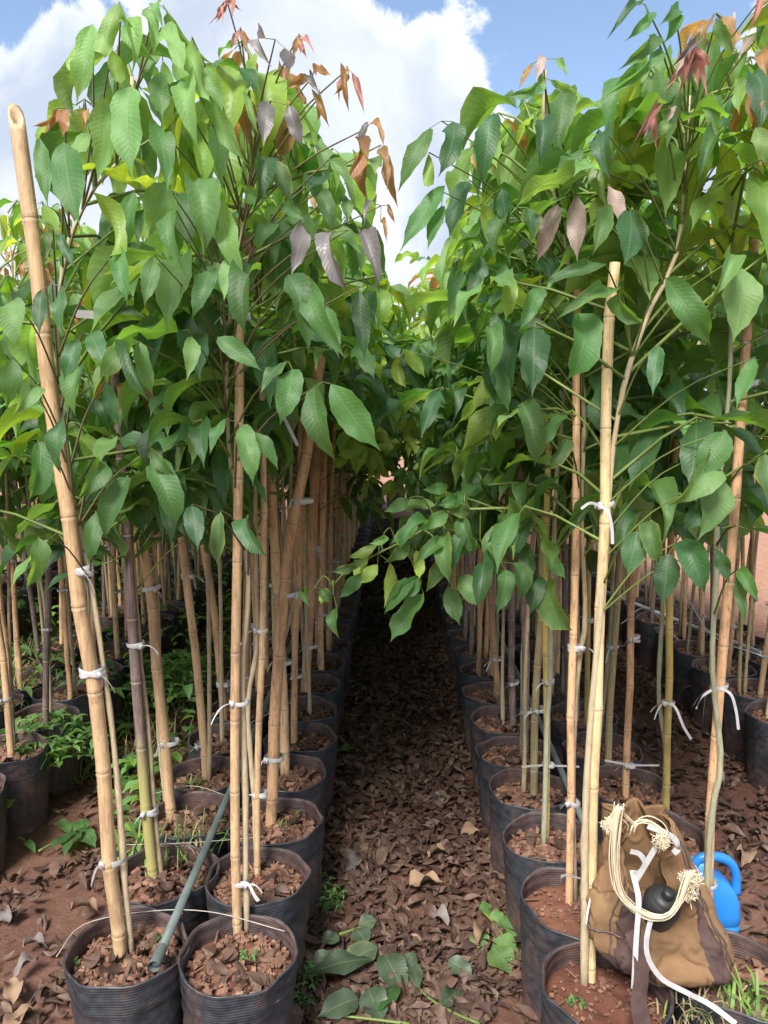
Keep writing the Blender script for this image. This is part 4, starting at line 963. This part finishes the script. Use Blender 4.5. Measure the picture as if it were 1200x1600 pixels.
leafy_weed('tiny bright green seedling in the right one of the two front left pots', PZ(390, 1500, SOILZ + 0.01), 7, 0.018, 11, 0.02, 0.03, ('light', 'lime'))
leafy_weed('tiny green seedling in the frontmost pot of the outer left row', PZ(250, 1470, SOILZ + 0.01), 4, 0.02, 12, 0.012, 0.03, ('light',))
leafy_weed('tiny green seedling at the left side of the frontmost outer left pot', PZ(110, 1515, SOILZ), 4, 0.015, 13, 0.012, 0.03, ('light',))
leafy_weed('tiny green seedling at the foot of the pale stake', PZ(902, 1575, SOILZ + 0.005), 7, 0.017, 14, 0.018, 0.02, ('light', 'mid'))
leafy_weed('low green weed growing by the second inner left pot', PZ(495, 1405, 0.01), 60, 0.022, 15, 0.10, 0.07, ('mid', 'light'))
leafy_weed('low green weed growing by the frontmost inner left pot', PZ(470, 1545, 0.01), 50, 0.022, 16, 0.08, 0.07, ('mid', 'light'))
leafy_weed('leafy green shoots spilling beside the pots on the left', PZ(80, 1180, 0.20), 120, 0.060, 17, 0.20, 0.20, ('light', 'light', 'mid'))
leafy_weed('leafy green regrowth on the soil behind the left front stake', PZ(265, 1080, 0.15), 110, 0.065, 18, 0.24, 0.26, ('light', 'light', 'mid'))
leafy_weed('green sprouts behind the outer left row of pots', PZ(170, 1080, 0.1), 90, 0.07, 19, 0.26, 0.26, ('light', 'lime', 'mid'))
leafy_weed('pair of light green leaves between the left pots', PZ(195, 1200, 0.1), 4, 0.06, 20, 0.03, 0.06, ('light',))
r = random.Random(77); mb = MB()
for _ in range(9000):
    x, y = r.uniform(-3.6, -1.0), r.uniform(3.2, 7.5)
    if abs(x + 1.7) < .25 and r.random() < .6: continue
    if mnoise.noise(Vector((x * 2, y * 2, 1))) < -0.12: continue
    a = r.uniform(0, 6.28); L = r.uniform(.05, .17); p = Vector((x, y, 0)); d = Vector((math.cos(a) * .5, math.sin(a) * .5, 1)); pts = [p.copy()]
    for s in range(3): p = p + d.normalized() * L / 3; d.z -= .35; pts.append(p.copy())
    V, F = ribbon(pts, [.007, .006, .005, .001], (-math.sin(a), math.cos(a), 0)); mb.add(V, F, mat=r.choice((0, 0, 0, 1)))
o = obj('grass', mb.mesh('grass', [M_grass, M_dry]), kind='stuff'); o['label'] = 'green grass growing among the pots on the left'
mb = MB()
lv = []
for _ in range(6500):
    x, y = r.uniform(-3.6, -0.92), r.uniform(2.7, 7.5)
    if mnoise.noise(Vector((x * 1.6, y * 1.6, 7))) < -0.05: continue
    a = r.uniform(0, 6.28); L = r.uniform(.04, .11)
    lv.append((Vector((x, y, 0.02 + r.random() ** 2 * (0.42 if y > 3.4 else 0.15))), Vector((math.cos(a), math.sin(a), r.uniform(-.6, .2))), Vector((0, 0, 1)), L, L * .45, r.choice(('light', 'light', 'lime', 'mid'))))
o = obj('ground_cover', joined_leaves(lv, 'ground_cover'), kind='stuff'); o['label'] = 'leafy green weeds covering the soil on the left'

# ================================================================== PIPES AND WIRES
def pipe(label, a, b, r, mat, name='irrigation_pipe', cat='pipe', socket=True, sag=0.0):
    a, b = Vector(a), Vector(b); o = empty(name, a, label, cat)
    n = 14; pts = [Vector((0, 0, 0)).lerp(b - a, i / n) + Vector((0.004 * math.sin(i), 0, -sag * math.sin(math.pi * i / n))) for i in range(n + 1)]
    V, F = tube(pts, r, 12); obj('pipe_tube', MB().add(V, F).mesh('pipe_tube', [mat]), o)
    if socket:
        d = (b - a).normalized(); V, F = tube([d * -0.012, d * 0.004, d * 0.05, d * 0.056], [r * 1.22, r * 1.25, r * 1.2, r * 1.02], 14, cap=False); obj('pipe_socket', MB().add(V, F).mesh('pipe_socket', [mat]), o)
p = PZ(243, 1505, 0.345)
pipe('long grey irrigation pipe lying on the pot rims between the two left rows', p, (-0.535, 8.5, 0.352), 0.0118, M_pipe)
pipe('grey-green irrigation pipe lying between the two right rows', PZ(912, 1285, 0.345), (0.68, 8.5, 0.352), 0.011, M_pipe, socket=False)
pipe('pale pipe lying on the pots of the bed at the right edge', (2.45, 2.9, 0.345), (1.55, 5.4, 0.36), 0.012, M_pipel, socket=False)
def wire(label, pts, r=0.0011, mat=None):
    a = Vector(pts[0]); V, F = tube(smooth_path([Vector(p) - a for p in pts], 24), r, 5); o = obj('wire', MB().add(V, F).mesh('wire', [mat or M_wire])); o.location = a
    return tag(o, label, 'wire', 'thin wires laid over the pots')
wire('thin wire stretched over the two front pots of the left rows', [PZ(88, 1495, .335), PZ(130, 1445, .338), PZ(230, 1424, .342), PZ(330, 1425, .342), PZ(445, 1455, .338)], 0.0013)
wire('thin wire over the second pots of the left rows', [PZ(190, 1320, .34), PZ(270, 1318, .36), PZ(360, 1312, .345), PZ(410, 1307, .343)])
wire('thin wire over the third pots of the left rows', [PZ(240, 1240, .335), PZ(300, 1228, .36), PZ(360, 1245, .345)])
for i, (u, v) in enumerate([(420, 1000), (440, 1060), (430, 1110)]):
    wire('thin string between the stakes, %s of three near the left pipe' % ORD[i], [PZ(u - 40, v + 20, .36), PZ(u, v, .37), PZ(u + 30, v - 15, .36)], 0.002, M_tape)
wire('white string running between stakes at the right edge', [PY(1060, 905, 3.9), PY(1110, 990, 3.5), PY(1190, 1025, 3.1)], 0.003, M_tape)
wire('white string across the right bed behind the yellow stake', [PY(970, 975, 4.0), PY(1010, 950, 4.1), PY(1060, 1000, 3.8)], 0.003, M_tape)

def tape(label, pts, w, seed=0, side=(0, -0.3, 1), name='tape_strip'):
    a = Vector(pts[0]); Q = smooth_path([Vector(p) - a for p in pts], 20); V, F = ribbon(Q, w, side); o = obj(name, MB().add(V, F).mesh(name, [M_tape])); o.location = a
    return tag(o, label, 'tape', 'loose strips of white tying tape')
tape('white tape strip tied across stakes behind the bag, running right', [PY(945, 1188, 2.3), PY(985, 1195, 2.28), PY(1030, 1196, 2.3)], .008)
tape('thin white string lying on the litter right of the yellow stake foot', [PZ(990, 1243, .05), PZ(1020, 1265, .04), PZ(1050, 1280, .03), PZ(1072, 1300, .03)], .006, side=(1, 1, 0))
tape('white tape looped around the front of the right row stakes', [PY(875, 1378, 1.88), PY(880, 1368, 1.86), PY(905, 1372, 1.85), PY(920, 1376, 1.84)], .007)
tape('white tape strip hanging from the yellow stake to lower right', [PY(1040, 1098, 2.36), PY(1055, 1105, 2.32), PY(1068, 1135, 2.3), PY(1080, 1155, 2.3)], .008, side=(1, 0, .6))
tape('white tape tail curving down from the orange stake on the right', [PY(1125, 1075, 1.84), PY(1142, 1085, 1.82), PY(1150, 1110, 1.82), PY(1154, 1140, 1.82)], .007, side=(1, 0, .3))
tape('white tape loop left of the grey green trunk on the right', [PY(1112, 1078, 1.84), PY(1098, 1088, 1.84), PY(1090, 1102, 1.83), PY(1088, 1108, 1.83)], .007, side=(.3, 0, 1))
tape('white tape crossing between yellow and orange stakes of the right row', [PY(815, 1198, 2.5), PY(850, 1196, 2.4), PY(905, 1198, 2.3)], .007)
tape('white tape tail at the foot of the frontmost inner left stake', [PY(376, 1380, 1.72), PY(388, 1382, 1.7), PY(398, 1400, 1.69), PY(404, 1408, 1.69)], .009, side=(.2, 0, 1))
tape('pale tape label strip showing between leaves at upper left', [PY(118, 490, 1.75), PY(132, 491, 1.75), PY(146, 492, 1.75)], .018)
tape('white tape strip slanting between the left stakes', [PY(438, 640, 2.1), PY(450, 665, 2.1), PY(465, 696, 2.1)], .009, side=(1, 0, .4))
tape('white tape tail hanging from the pale stake high up', [PY(938, 790, 1.62), PY(950, 800, 1.6), PY(956, 825, 1.6), PY(957, 850, 1.6)], .007, side=(1, 0, .3))
tape('white tape loop left of the pale stake high up', [PY(938, 790, 1.62), PY(922, 786, 1.61), PY(908, 795, 1.61)], .006, side=(.2, 0, 1))

# ================================================================== BAG, STRINGS, BOTTLE, JUG
M_bag = simple_mat('brown_canvas', [(0.0, (0.12, 0.070, 0.038)), (0.5, (0.185, 0.112, 0.060)), (1.0, (0.25, 0.155, 0.085))], 6.0, 0.9, False, 0.5, 0.003, 0.15, detail=8)
_m = M_bag; _t = NT(_m.node_tree); _p = next(n for n in _m.node_tree.nodes if n.type == 'BSDF_PRINCIPLED'); _o = _t.n('ShaderNodeTexCoord').outputs['Object']
_c = _p.inputs['Base Color'].links[0].from_socket; _t.set(_p.inputs['Base Color'], _t.mix(_t.math('MULTIPLY', _t.maprange(_t.noise(_o, 5.0, 6.0, .7), .46, .72, 0, 1, True), 0.30), _c, (0.16, 0.085, 0.05)))
M_bagd = simple_mat('dark_brown_canvas', [(0.0, (0.055, 0.034, 0.032)), (1.0, (0.105, 0.070, 0.064))], 20.0, 0.9, False, 0.4, 0.002, 0.15)
M_zip = simple_mat('zip_dark', [(0.0, (0.05, 0.04, 0.04)), (1.0, (0.12, 0.09, 0.08))], 60.0, 0.5)
M_raffia = simple_mat('cream_twine', [(0.0, (0.50, 0.42, 0.28)), (1.0, (0.74, 0.66, 0.50))], 50.0, 0.7)
M_black = simple_mat('black_plastic', [(0.0, (0.012, 0.013, 0.015)), (1.0, (0.035, 0.037, 0.040))], 14.0, 0.5, False, 0.05)
M_blue = simple_mat('blue_plastic', [(0.0, (0.015, 0.17, 0.52)), (1.0, (0.035, 0.24, 0.66))], 6.0, 0.36, False, 0.06)
M_bluel = simple_mat('pale_blue_plastic', [(0.0, (0.10, 0.32, 0.62)), (1.0, (0.16, 0.42, 0.72))], 6.0, 0.36, False, 0.06)
BY = 1.72
bc = PY(1022, 1560, BY); BX, BZ0 = bc.x, 0.352
bag_at = Vector((BX, BY, BZ0)); BH = 0.36
NTH, NH = 168, 84
def bagpt(th, h, out=0.0):
    # h 0..1 bottom to top; th 0 = right, -90 deg = towards the camera
    s = math.sin(th); c = math.cos(th)
    bulge = 1.0 - 0.25 * (1 - min(1, h / 0.12)) ** 2
    rx = (0.182 - 0.112 * h ** 1.05) * bulge; ry = (0.115 - 0.045 * h) * bulge
    # soft folds running up to the mouth
    f = 0.010 * math.sin(7 * th + 2.5 * h + 1) * (0.25 + h) + 0.005 * math.sin(13 * th - 5 * h) * (0.2 + h) + 0.010 * mnoise.noise(Vector((c * 3.0, s * 3.0, h * 5)))
    f += 0.004 * math.sin(26 * h + 3 * c + 2 * s) * (1 - h)
    n1 = mnoise.noise(Vector((c * 2.2 + h * 2, s * 2.2, h * 4 - c * 2))); f -= 0.011 * max(0, 1 - abs(n1) * 7) ** 1.5 * (0.4 + .6 * (1 - h)); n2 = mnoise.noise(Vector((c * 5 + 9, s * 5, h * 6 + c * 4))); f -= 0.004 * max(0, 1 - abs(n2) * 5)
    e = 0.80
    x = math.copysign(abs(c) ** e, c) * (rx + f + out); y = math.copysign(abs(s) ** e, s) * (ry + f + out)
    lean = -0.05 * h + 0.02 * h * (1 - h)
    front = max(0.0, -s)
    z = BH * h * (1 - 0.42 * (front ** 1.3) * h ** 3) - 0.01 * front
    x2 = x + lean; 
    if h < .35: x2 += 0.022 * (0.35 - h) / .35 * (1 if c > 0 else 0.2)
    if c < 0: x2 -= 0.028 * math.exp(-((h - .42) / .2) ** 2) * -c
    z += (0.035 * (0.35 - h) / .35 * max(0, -c)) if h < .35 else 0
    return Vector((x2, y + 0.02 * h, z))
bag = empty('canvas_bag', bag_at, 'open brown canvas bag with dark brown panels standing on the right front pots', 'bag')
V = np.array([bagpt(2 * math.pi * a / NTH, k / NH) for k in range(NH + 1) for a in range(NTH)])
Vi = np.array([bagpt(2 * math.pi * a / NTH, k / NH, -0.006) for k in range(NH, 3, -1) for a in range(NTH)])
Vall = np.concatenate([V, Vi, [bagpt(0, 0.0) * 0 + Vector((0, 0, 0.004))]])
rows_ = NH + 1 + (NH - 3); i = np.arange(rows_ - 1)[:, None] * NTH; j = np.arange(NTH)[None, :]; j2 = (j + 1) % NTH
F = np.stack([i + j, i + j2, i + NTH + j2, i + NTH + j], -1).reshape(-1, 4)
jj = np.arange(NTH); F2 = np.stack([np.full(NTH, len(Vall) - 1), (jj + 1) % NTH, jj], -1)
def panel(th, h):
    t1 = R(-118) + 0.22 * (h - .4); t2 = R(-48) + 0.35 * (h - .5)
    w = 0.13 + 0.12 * (1 - h)
    return (abs(th - t1) < w and h < .78) or (abs(th - t2) < w * .9 and h < .72) or (h < 0.16 and -2.6 < th < -1.75)
dark = []
for f in F:
    if f[0] < (NH + 1) * NTH:
        a = (f[0] % NTH) * 2 * math.pi / NTH; a = a - 2 * math.pi if a > math.pi else a; dark.append(panel(a, (f[0] // NTH) / NH))
    else: dark.append(False)
dark = np.array(dark)
obj('bag_body', MB().add(Vall, [F[~dark], F2]).mesh('bag_body', [M_bag]), bag)
mb = MB(); mb.add(Vall, [F[dark]]); me = mb.mesh('bag_panel', [M_bagd]); obj('bag_panel', me, bag)
# rolled hem, zips, seams
def along(thf, h0, h1, out=0.003, n=26): return [bagpt(thf(h0 + (h1 - h0) * k / n), h0 + (h1 - h0) * k / n, out) for k in range(n + 1)]
hem = [bagpt(2 * math.pi * k / 72, 0.992, 0.001) for k in range(73)]
V, Fh = tube(hem, 0.0042, 6, cap=False); obj('bag_hem', MB().add(V, Fh).mesh('bag_hem', [M_bag]), bag)
for thf in (lambda h: R(-118) + 0.22 * (h - .4) - 0.30, lambda h: R(-48) + .35 * (h - .5) + 0.30, lambda h: R(-48) + .35 * (h - .5) + 0.42):
    V, Fh = tube(along(thf, 0.10, 0.97), 0.0022, 5); obj('zip', MB().add(V, Fh).mesh('zip', [M_zip]), bag)
V, Fh = tube([bagpt(R(a), 0.34, 0.003) for a in range(-178, -120, 4)], 0.0024, 5); obj('zip', MB().add(V, Fh).mesh('zip', [M_zip]), bag)
# dark webbing strap hanging in front
sp = [PY(985, 1455, 1.585), PY(1000, 1490, 1.572), PY(1002, 1530, 1.565), PY(998, 1565, 1.56), PY(1005, 1610, 1.55)]
V, Fh = ribbon(smooth_path([p - bag_at for p in sp], 16), np.linspace(0.030, 0.040, 16), (1, 0.1, 0.1)); obj('webbing_strap', MB().add(V, Fh).mesh('webbing_strap', [M_bagd]), bag)

# black flask in the bag's mouth
fl = PY(1027, 1395, 1.66); o = empty('black_flask', fl - Vector((0, 0, 0.05)), 'black round flask peeping out of the open brown bag', 'flask')
def lathe(prof, n=28):
    th = np.arange(n) * 2 * math.pi / n
    V = np.concatenate([np.stack([r_ * np.cos(th), r_ * np.sin(th), np.full(n, z)], 1) for r_, z in prof]); i = np.arange(len(prof) - 1)[:, None] * n; j = np.arange(n)[None, :]; j2 = (j + 1) % n
    return V, [np.stack([i + j, i + j2, i + n + j2, i + n + j], -1).reshape(-1, 4)]
V, Fh = lathe([(0.001, -0.03), (0.036, -0.028), (0.042, 0.0), (0.043, 0.04), (0.040, 0.055), (0.033, 0.066), (0.030, 0.068), (0.030, 0.071), (0.014, 0.074), (0.001, 0.075)])
fb = obj('flask_body', MB().add(V, Fh).mesh('flask_body', [M_black]), o)
V, Fh = lathe([(0.012, 0.072), (0.013, 0.075), (0.013, 0.092), (0.011, 0.095), (0.001, 0.0955)], 16); obj('cap', MB().add(V, Fh).mesh('cap', [M_black]), o)
o.rotation_euler = (R(28), R(8), 0)

# cream twine: loose loop hanging in front of the mouth, knotted over the handle ends
r = random.Random(3); tw = empty('twine_bundle', bag_at, 'loose bundle of cream twine hanging in a loop over the bag', 'twine')
main = [(968, 1262), (962, 1300), (960, 1350), (968, 1395), (990, 1420), (1020, 1435), (1045, 1432), (1062, 1412), (1072, 1385), (1080, 1365)]
mb = MB()
for s in range(17):
    ox, oy, oz = r.gauss(0, 3.0), r.gauss(0, 2.8), r.uniform(-.018, .004)
    pts = [PY(u + ox * (1 + .4 * math.sin(k + s)), v + oy, 1.585 + oz + 0.004 * math.sin(k * 1.7 + s)) - bag_at for k, (u, v) in enumerate(main)]
    V, Fh = tube(smooth_path(pts, 34), r.uniform(0.0010, 0.0017), 4); mb.add(V, Fh)
for s in range(9):
    ox, oy = r.gauss(0, 3), r.gauss(0, 3)
    pts = [PY(u + ox, v + oy, 1.60 + 0.01 * k) - bag_at for k, (u, v) in enumerate([(970, 1262), (978, 1275), (992, 1290), (990, 1300)])] if s % 2 else [PY(u + ox, v + oy, 1.62) - bag_at for u, v in [(985, 1300), (992, 1285), (1010, 1281), (1030, 1292), (1040, 1310)]]
    V, Fh = tube(smooth_path(pts, 14), 0.0012, 4); mb.add(V, Fh)
for s in range(10):
    pts = [PY(u + r.gauss(0, 5), v + r.gauss(0, 4), 1.60) - bag_at for u, v in [(966, 1262), (955, 1285), (948, 1292)]]
    V, Fh = tube(smooth_path(pts, 8), 0.0012, 4); mb.add(V, Fh)
obj('twine_strands', mb.mesh('twine_strands', [M_raffia]), tw, 'stuff')
for (u, v, n, sz) in [(950, 1290, 70, 9), (1035, 1316, 80, 10), (1080, 1375, 110, 12), (1075, 1395, 50, 12)]:
    mb = MB()
    for s in range(n):
        c = PY(u, v, 1.60) - bag_at; d = [c + Vector((r.gauss(0, 1), r.gauss(0, 1), r.gauss(0, 1))) * sz / 1200 * 1.0 for _ in range(4)]
        V, Fh = tube(smooth_path(d, 9), 0.0010, 3); mb.add(V, Fh)
    obj('frayed_knot', mb.mesh('frayed_knot', [M_raffia]), tw, 'stuff')
def btape(label, px, y, w, side=(1, 0, 0.15)): tape(label, [PY(u, v, yy) for (u, v), yy in zip(px, y if isinstance(y, list) else [y] * len(px))], w, side=side)
btape('left white tape strip hanging straight down the front of the brown bag', [(988, 1360), (994, 1385), (998, 1410), (994, 1470), (992, 1510), (990, 1545)], [1.63, 1.60, 1.575, 1.573, 1.568, 1.568], .012)
btape('right white tape strip curving down the bag towards the lower right corner', [(1018, 1432), (1010, 1470), (1014, 1500), (1035, 1530), (1075, 1552), (1110, 1570), (1150, 1600)], [1.58, 1.572, 1.568, 1.562, 1.55, 1.54, 1.50], .0115, (1, 0, .45))
btape('white tape tied round the handle end at the top of the bag', [(1012, 1290), (1025, 1295), (1040, 1302), (1055, 1312), (1060, 1325), (1052, 1333)], 1.62, .014, (0, .2, 1))
btape('clear white tape looping inside the mouth of the bag', [(985, 1330), (1000, 1335), (1008, 1350), (1000, 1362), (988, 1365)], 1.62, .012, (.3, 0, 1))
btape('white tape band running from the handle knot into the bag', [(1028, 1318), (1015, 1340), (1002, 1362), (992, 1378)], 1.615, .014, (1, 0, -.3))
btape('white tape tail at the right knot of the twine loop', [(1082, 1370), (1090, 1385), (1088, 1400)], 1.60, .006, (1, 0, .1))

# blue jug
jb = PY(1097, 1466, 2.2); jug = empty('blue_jug', (jb.x - .01, 2.15, 0.012), 'blue plastic jug with a handle standing behind the brown bag', 'jug')
def rrect(w, d, n=40, e=0.40):
    th = np.arange(n) * 2 * math.pi / n; c, s = np.cos(th), np.sin(th)
    return np.stack([np.sign(c) * np.abs(c) ** e * w, np.sign(s) * np.abs(s) ** e * d], 1)
def loft(secs, n=40):
    V = np.concatenate([np.concatenate([rrect(w, d, n) + [cx, cy], np.full((n, 1), z)], 1) for (w, d, z, cx, cy) in secs]); i = np.arange(len(secs) - 1)[:, None] * n; j = np.arange(n)[None, :]; j2 = (j + 1) % n
    k = len(V); V = np.concatenate([V, [[secs[0][3], secs[0][4], secs[0][2]], [secs[-1][3], secs[-1][4], secs[-1][2]]]])
    jj = np.arange(n); o_ = (len(secs) - 1) * n
    return V, [np.stack([i + j, i + j2, i + n + j2, i + n + j], -1).reshape(-1, 4), np.stack([np.full(n, k), (jj + 1) % n, jj], -1), np.stack([np.full(n, k + 1), o_ + jj, o_ + (jj + 1) % n], -1)]
W0, D0 = 0.079, 0.055
secs = [(W0 - .006, D0 - .006, .025, 0, 0), (W0, D0, .03, 0, 0)]
for q in range(4): z = .05 + q * .022; secs += [(W0, D0, z, 0, 0), (W0 - .0035, D0 - .0035, z + .004, 0, 0), (W0 - .0035, D0 - .0035, z + .007, 0, 0), (W0, D0, z + .011, 0, 0)]
secs += [(W0, D0, .15, 0, 0), (W0 - .004, D0 - .002, .18, 0, 0), (W0 - .014, D0 - .008, .21, -.004, 0), (W0 - .030, D0 - .018, .232, -.012, 0), (.030, .028, .245, -.028, 0), (.022, .022, .252, -.035, 0)]
V, Fh = loft(secs); obj('jug_body', MB().add(V, Fh).mesh('jug_body', [M_blue]), jug)
V, Fh = loft([(W0 - .004, D0 - .003, 0, 0, 0), (W0 + .001, D0 + .001, .004, 0, 0), (W0 + .001, D0 + .001, .028, 0, 0)]); obj('jug_base', MB().add(V, Fh).mesh('jug_base', [M_black]), jug)
V, Fh = lathe([(.024, .25), (.025, .252), (.025, .272), (.022, .276), (.001, .277)], 24); V[:, 0] += -.035; obj('lid', MB().add(V, Fh).mesh('lid', [M_bluel]), jug)
V, Fh = tube(smooth_path([(-.048, -.01, .225), (-.05, -.012, .272), (-.02, -.014, .292), (.035, -.014, .285), (.066, -.012, .25), (.074, -.01, .19)], 22), 0.0125, 10); obj('handle', MB().add(V, Fh).mesh('handle', [M_blue]), jug)

jug.scale = (1.05, 1.05, 1.2)
# ================================================================== FAR TREES BEHIND THE NURSERY
r = random.Random(9)
lv = []
for _ in range(5200):
    a = r.uniform(-1.15, 1.15); d = r.uniform(55, 75); hh = 3.5 + 2.5 * mnoise.noise(Vector((a * 6, 0, 4))) + 1.5 * mnoise.noise(Vector((a * 25, 0, 8)))
    z = r.random() ** .7 * hh; q = r.uniform(0, 6.28); L = r.uniform(.5, 1.1)
    lv.append((Vector((math.sin(a) * d, math.cos(a) * d, z)), Vector((math.cos(q), math.sin(q), r.uniform(-.6, .6))), Vector((r.uniform(-.5, .5), -.5, 1)), L, L * .7, r.choice(('dark', 'mid', 'mid', 'light'))))
o = obj('distant_woodland', joined_leaves(lv, 'distant_woodland'), kind='stuff'); o['label'] = 'low dark green woodland beyond the nursery field'
print('OBJECTS', len(bpy.data.objects), 'LEAVES', sum(1 for o in bpy.data.objects if o.name.startswith('leaf')))
